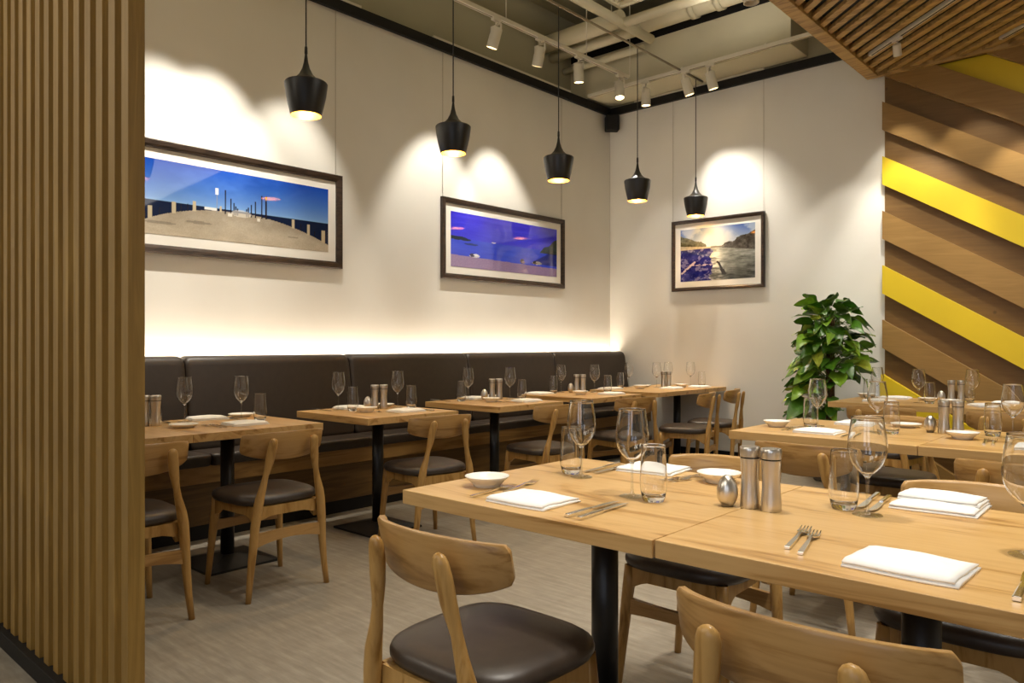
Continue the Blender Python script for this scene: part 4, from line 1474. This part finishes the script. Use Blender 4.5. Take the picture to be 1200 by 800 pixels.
# white light profiles lying on the picture rail
GL = 'white profiles on the picture rail'
def profile(label, a, b):
    c = Vector(a)
    bm = new_bm()
    v = Vector(b) - c
    if abs(v.y) > abs(v.x):
        add_box(bm, -0.012, 0.012, 0, v.y, 0, 0.025, 0.002)
    else:
        add_box(bm, 0, v.x, -0.012, 0.012, 0, 0.025, 0.002)
    tag(obj('light_profile', bm, M['white_metal'], None, c), label, 'light fitting', GL)
profile('white profile on the rail above the pier picture', (0.014, -4.55, 3.851), (0.014, -3.47, 3.851))
profile('white profile on the rail above the violet bay picture', (0.014, -2.70, 3.851), (0.014, -0.76, 3.851))
profile('white profile on the rail above the canal picture', (0.34, -0.014, 3.851), (1.83, -0.014, 3.851))

# corner loudspeaker
t = thing('loudspeaker', 'small black loudspeaker high in the corner of the room', 'speaker', (0.085, -0.085, 3.66), R(45))
bm = new_bm(); add_box(bm, -0.075, 0.075, -0.07, 0.05, -0.085, 0.085, 0.012)
obj('cabinet', bm, M['blackm'], t)
bm = new_bm(); add_box(bm, -0.064, 0.064, -0.076, -0.0701, -0.072, 0.072, 0.002)
obj('front_cover', bm, plain('speaker_cloth', rgb(26, 24, 22), 0.9, var=0.4, scale=260, bump=0.5), t)
bm = new_bm(); add_box(bm, -0.006, 0.006, 0.045, 0.114, -0.03, 0.03, 0.002)
obj('bracket', bm, M['blackm'], t)
# dome camera on the upper left wall
t = thing('security_camera', 'round dark lens security camera on the wall above the corner', 'camera', (-0.25, -0.12, 4.02), R(-90))
bm = new_bm(); add_lathe(bm, [(0.0, 0.0), (0.05, 0.0), (0.05, 0.03), (0.04, 0.045), (0.0, 0.045)], 24, cap=False)
bmesh.ops.rotate(bm, verts=bm.verts, cent=(0, 0, 0), matrix=Matrix.Rotation(R(-90), 3, 'X'))
obj('housing', bm, M['white_metal'], t)
bm = new_bm(); add_lathe(bm, [(0.028, 0.045), (0.026, 0.06), (0.016, 0.072), (0.0, 0.076)], 20, cap=False)
bmesh.ops.rotate(bm, verts=bm.verts, cent=(0, 0, 0), matrix=Matrix.Rotation(R(-90), 3, 'X'))
o_ = obj('lens', bm, M['blackm'], t); o_['label'] = 'dark round lens'

GP = 'painted pipes under the ceiling'
tube_thing('ceiling_pipe', 'cream pipe running parallel to the banquette under the ceiling', 'pipe', [(0.94, -6.0, 4.2), (0.95, -0.66, 4.2)], 0.045, M['pipe'], GP)
tube_thing('ceiling_pipe', 'cream cross pipe joining the long pipe under the ceiling', 'pipe', [(0.99, -1.16, 4.2), (3.4, -1.12, 4.2)], 0.045, M['pipe'], GP)
tube_thing('ceiling_pipe', 'thin lower cream pipe close to the boxed beam', 'pipe', [(-0.24, -0.53, 4.2), (0.78, -0.53, 4.2)], 0.035, M['pipe'], GP)
t = thing('air_duct', 'thick round cream air duct with collars under the ceiling', 'duct', (-0.2, -0.545, 4.44))
bm = new_bm(); add_tube(bm, [(0, 0, 0), (3.5, 0, 0)], 0.1, 28)
obj('pipe', bm, M['pipe'], t)
for s in (0.6, 2.2, 3.2):
    bm = new_bm(); add_tube(bm, [(s, 0, 0.09), (s, 0, 0.36)], 0.005, 8)
    obj('hanger', bm, M['pipe'], t)
for s in (1.53, 1.80, 2.6):
    bm = new_bm(); add_tube(bm, [(s, 0, 0), (s + 0.06, 0, 0)], 0.115, 28)
    obj('collar', bm, M['beam'], t)
bm = new_bm(); add_tube(bm, [(0, 0, 0), (1.0, 0, 0)], 0.085, 24)
tag(obj('air_duct', bm, M['pipe'], None, (-0.2, -0.95, 4.36)), 'second round duct behind the cross pipe under the ceiling', 'duct')
tube_thing('ceiling_pipe', 'middle cream pipe between the two round ducts', 'pipe', [(-0.24, -0.75, 4.29), (0.87, -0.75, 4.29)], 0.05, M['pipe'], GP)
t = thing('air_vent', 'square cream louvred air vent hanging below the ceiling', 'vent', (1.25, -1.52, 4.3))
bm = new_bm()
add_box(bm, -0.28, 0.28, -0.28, -0.24, 0, 0.06, 0.003); add_box(bm, -0.28, 0.28, 0.24, 0.28, 0, 0.06, 0.003)
add_box(bm, -0.28, -0.24, -0.24, 0.24, 0, 0.06, 0.003); add_box(bm, 0.24, 0.28, -0.24, 0.24, 0, 0.06, 0.003)
add_box(bm, -0.26, 0.26, -0.26, 0.26, 0.06, 0.10)
for sx in (-0.2, 0.2):
    for sy in (-0.2, 0.2):
        add_tube(bm, [(sx, sy, 0.09), (sx, sy, 0.5)], 0.004, 6)
obj('frame', bm, M['pipe'], t)
bm = new_bm()
for k in range(8):
    y0 = -0.22 + k * 0.058
    add_poly_prism(bm, [(-0.24, y0, 0.008), (-0.24, y0 + 0.035, 0.04), (-0.24, y0 + 0.038, 0.037), (-0.24, y0 + 0.004, 0.005)], [(0.24, y0, 0.008), (0.24, y0 + 0.035, 0.04), (0.24, y0 + 0.038, 0.037), (0.24, y0 + 0.004, 0.005)])
obj('louvres', bm, M['pipe'], t)
# cylinder downlight near the canopy edge
t = thing('cylinder_downlight', 'white cylinder downlight hanging at the edge of the slatted canopy', 'spotlight', (2.36, -1.46, 3.86))
bm = new_bm(); add_lathe(bm, [(0.0, 0.16), (0.06, 0.16), (0.06, 0.0), (0.052, 0.0), (0.05, 0.03), (0.0, 0.03)], 28, cap=False)
autosmooth(obj('body', bm, M['white_metal'], t))
bm = new_bm(); add_tube(bm, [(0, 0, 0.158), (0, 0, 0.94)], 0.006, 8)
obj('rod', bm, M['white_metal'], t)

# ------------------------------------------------------------------ plant
pl = thing('potted_plant', 'tall bushy green climbing plant in a pot against the back wall', 'plant', (2.60, -0.42, 0))
bm = new_bm()
add_lathe(bm, [(0.0, 0.0), (0.125, 0.0), (0.14, 0.01), (0.175, 0.30), (0.185, 0.36), (0.185, 0.385), (0.168, 0.385), (0.163, 0.35), (0.0, 0.35)], 36, cap=False)
autosmooth(obj('pot', bm, M['ceramic_pot'], pl))
bm = new_bm(); add_lathe(bm, [(0.0, 0.356), (0.1625, 0.352), (0.16, 0.35)], 30, cap=False)
obj('soil', bm, M['soil'], pl)
bm = new_bm(); add_lathe(bm, [(0.035, 0.35), (0.035, 1.42), (0.0, 1.43)], 14, cap=False)
obj('moss_pole', bm, M['coir'], pl)
rp_ = random.Random(21)
bml = new_bm(); cl = bml.loops.layers.float_color.new('Col')
bms = new_bm()
def leaf(base, direction, L, W, droop, col, roll):
    d0 = Vector(direction).normalized()
    side = d0.cross(Vector((0, 0, 1)))
    if side.length < 1e-3:
        side = Vector((1, 0, 0))
    side.normalize()
    side = (Matrix.Rotation(roll, 3, d0) @ side)
    up = side.cross(d0).normalized()
    nu = 9
    prev = None
    wave = rp_.uniform(0.4, 1.0); ph = rp_.uniform(0, 6)
    for i in range(nu + 1):
        u = i / nu
        # heart outline
        w = W * (math.sin(PI * min(1, u * 0.92 + 0.08)) ** 0.75) * (1.12 - 0.55 * u) if u < 1 else 0.0
        if i == 0:
            w = W * 0.42
        c = base + d0 * (L * u) - Vector((0, 0, 1)) * (droop * L * u * u) 
        back = -0.10 * L if i == 0 else 0.0
        row = []
        for s in (-1, -0.55, 0, 0.55, 1):
            lift = 0.22 * abs(s) * w + 0.012 * wave * math.sin(9 * u + ph + 2 * s) * abs(s)
            row.append(bml.verts.new(c + side * (s * w) + up * lift + d0 * (back * abs(s))))
        if prev:
            for k in range(4):
                f = bml.faces.new((prev[k], prev[k + 1], row[k + 1], row[k]))
                f.smooth = True
                var = rp_.uniform(0.85, 1.15)
                mid = 1.12 if k in (1, 2) else 0.95
                for lp in f.loops:
                    lp[cl] = (col[0] * var * mid, col[1] * var * mid, col[2] * var, 1)
        prev = row
    bmesh.ops.remove_doubles(bml, verts=prev, dist=0.0005)
nleaf = 210
for i in range(nleaf):
    tt = (i + rp_.random()) / nleaf
    z = 0.52 + 1.02 * tt ** 0.9
    a = i * 2.39996 + rp_.uniform(-0.4, 0.4)
    # silhouette: widest low down, narrowing to the tip
    rad = (0.37 - 0.20 * tt ** 1.8) * rp_.uniform(0.55, 1.05)
    L = rp_.uniform(0.15, 0.235) * (1.0 - 0.15 * tt)
    W = L * rp_.uniform(0.36, 0.46)
    dirv = Vector((math.cos(a + rp_.uniform(-0.6, 0.6)), math.sin(a + rp_.uniform(-0.6, 0.6)), rp_.uniform(-0.45, 0.55) + (0.5 * max(0, tt - 0.8) / 0.2)))
    b = Vector((math.cos(a) * rad * 0.75, math.sin(a) * rad * 0.75, z))
    tip = b + dirv.normalized() * L
    if tip.y + 0.6 * W > 0.36 or (z < 0.95 and tip.x + 0.5 * W > 0.27):
        continue
    g = rp_.random()
    if g < 0.60:
        col = (lin(66), lin(108), lin(26))
    elif g < 0.88:
        col = (lin(116), lin(154), lin(42))
    else:
        col = (lin(176), lin(190), lin(70))
    leaf(b, dirv, L, W, rp_.uniform(0.05, 0.9), col, rp_.uniform(-0.8, 0.8))
    z0 = z - rp_.uniform(0.06, 0.16)
    add_tube(bms, [(0.03 * math.cos(a), 0.03 * math.sin(a), z0), (b.x * 0.55, b.y * 0.55, (z0 + z) / 2 + 0.03), tuple(b)], [0.004, 0.0032, 0.0026], 6)
obj('leaves', bml, M['leaf'], pl)
obj('stems', bms, M['stem'], pl)

# ------------------------------------------------------------------ lights
for y, _ in PEND:
    ld = bpy.data.lights.new('pendant_glow', 'SPOT')
    ld.energy = 20
    ld.spot_size = R(100); ld.spot_blend = 0.9
    ld.shadow_soft_size = 0.04
    ld.color = (1.0, 0.72, 0.40)
    lo = bpy.data.objects.new('pendant_glow', ld); COL.objects.link(lo)
    lo.location = (1.2, y, 2.665 - 0.165)
def area(p, target, sx, sy, e, col=(1.0, 0.94, 0.84)):  # soft area lamps added to fill the room, without fittings
    ld = bpy.data.lights.new('fill_area', 'AREA')
    ld.shape = 'RECTANGLE'; ld.size = sx; ld.size_y = sy
    ld.energy = e; ld.color = col
    lo = bpy.data.objects.new('fill_area', ld); COL.objects.link(lo)
    lo.location = p
    lo.rotation_euler = (Vector(target) - Vector(p)).to_track_quat('-Z', 'Y').to_euler()
    return lo
# stand-ins for unseen downlights over tables and aisle (no fittings, at canopy height)
for x, y, e in ((3.7, -5.1, 80), (4.7, -5.4, 80), (3.8, -3.2, 58), (4.6, -3.2, 58), (3.5, -0.95, 36), (4.4, -0.95, 36), (2.4, -4.4, 32), (2.2, -2.6, 24)):
    lamp((x, y, 3.45), (x - 0.05, y + 0.05, 0), e * 1.9, 80, 0.8, 0.09)
area((3.2, -9.3, 4.0), (2.6, -4.5, 1.2), 2.5, 1.6, 42)  # added fill from behind the camera
area((5.4, -3.2, 3.35), (5.2, -3.2, 0), 1.5, 5.0, 50)  # added soft fill for general ambience
area((2.0, -3.4, 3.93), (2.0, -3.4, 6), 0.4, 5.0, 34)  # added unseen uplight that brightens the ceiling and upper walls
area((4.4, -9.7, 1.9), (4.2, -5.0, 1.0), 1.1, 2.0, 16, (0.72, 0.82, 1.0))  # this pair stands in for window daylight behind the camera
area((6.4, -9.7, 1.9), (5.0, -5.0, 1.0), 1.1, 2.0, 16, (0.72, 0.82, 1.0))
area((0.6, -9.0, 3.2), (1.7, -6.25, 1.6), 1.2, 1.2, 26, (1.0, 0.93, 0.80))  # added fill for the front faces of the screen slats
w = bpy.data.worlds.new('World'); sc.world = w
w.use_nodes = True
w.node_tree.nodes['Background'].inputs['Color'].default_value = (1.0, 0.85, 0.62, 1)
w.node_tree.nodes['Background'].inputs['Strength'].default_value = 0.05

# ------------------------------------------------------------------ camera
cam = bpy.data.cameras.new('Camera')
co = bpy.data.objects.new('Camera', cam); COL.objects.link(co)
co.location = (4.94, -7.09, 1.178)
co.rotation_euler = (R(90), 0, R(42.3))
cam.sensor_width = 36.0
cam.lens = 880 / 1200 * 36.0
cam.shift_y = 3.5 / 1200
cam.clip_start = 0.05
sc.camera = co

sc.view_settings.view_transform = 'Standard'
sc.view_settings.look = 'None'
sc.view_settings.exposure = 0.09
cy = sc.cycles
cy.max_bounces = 12
cy.transmission_bounces = 12
cy.transparent_max_bounces = 16
cy.diffuse_bounces = 4
cy.glossy_bounces = 4
cy.sample_clamp_indirect = 4.0
cy.caustics_refractive = True
cy.caustics_reflective = False
cy.blur_glossy = 0.2
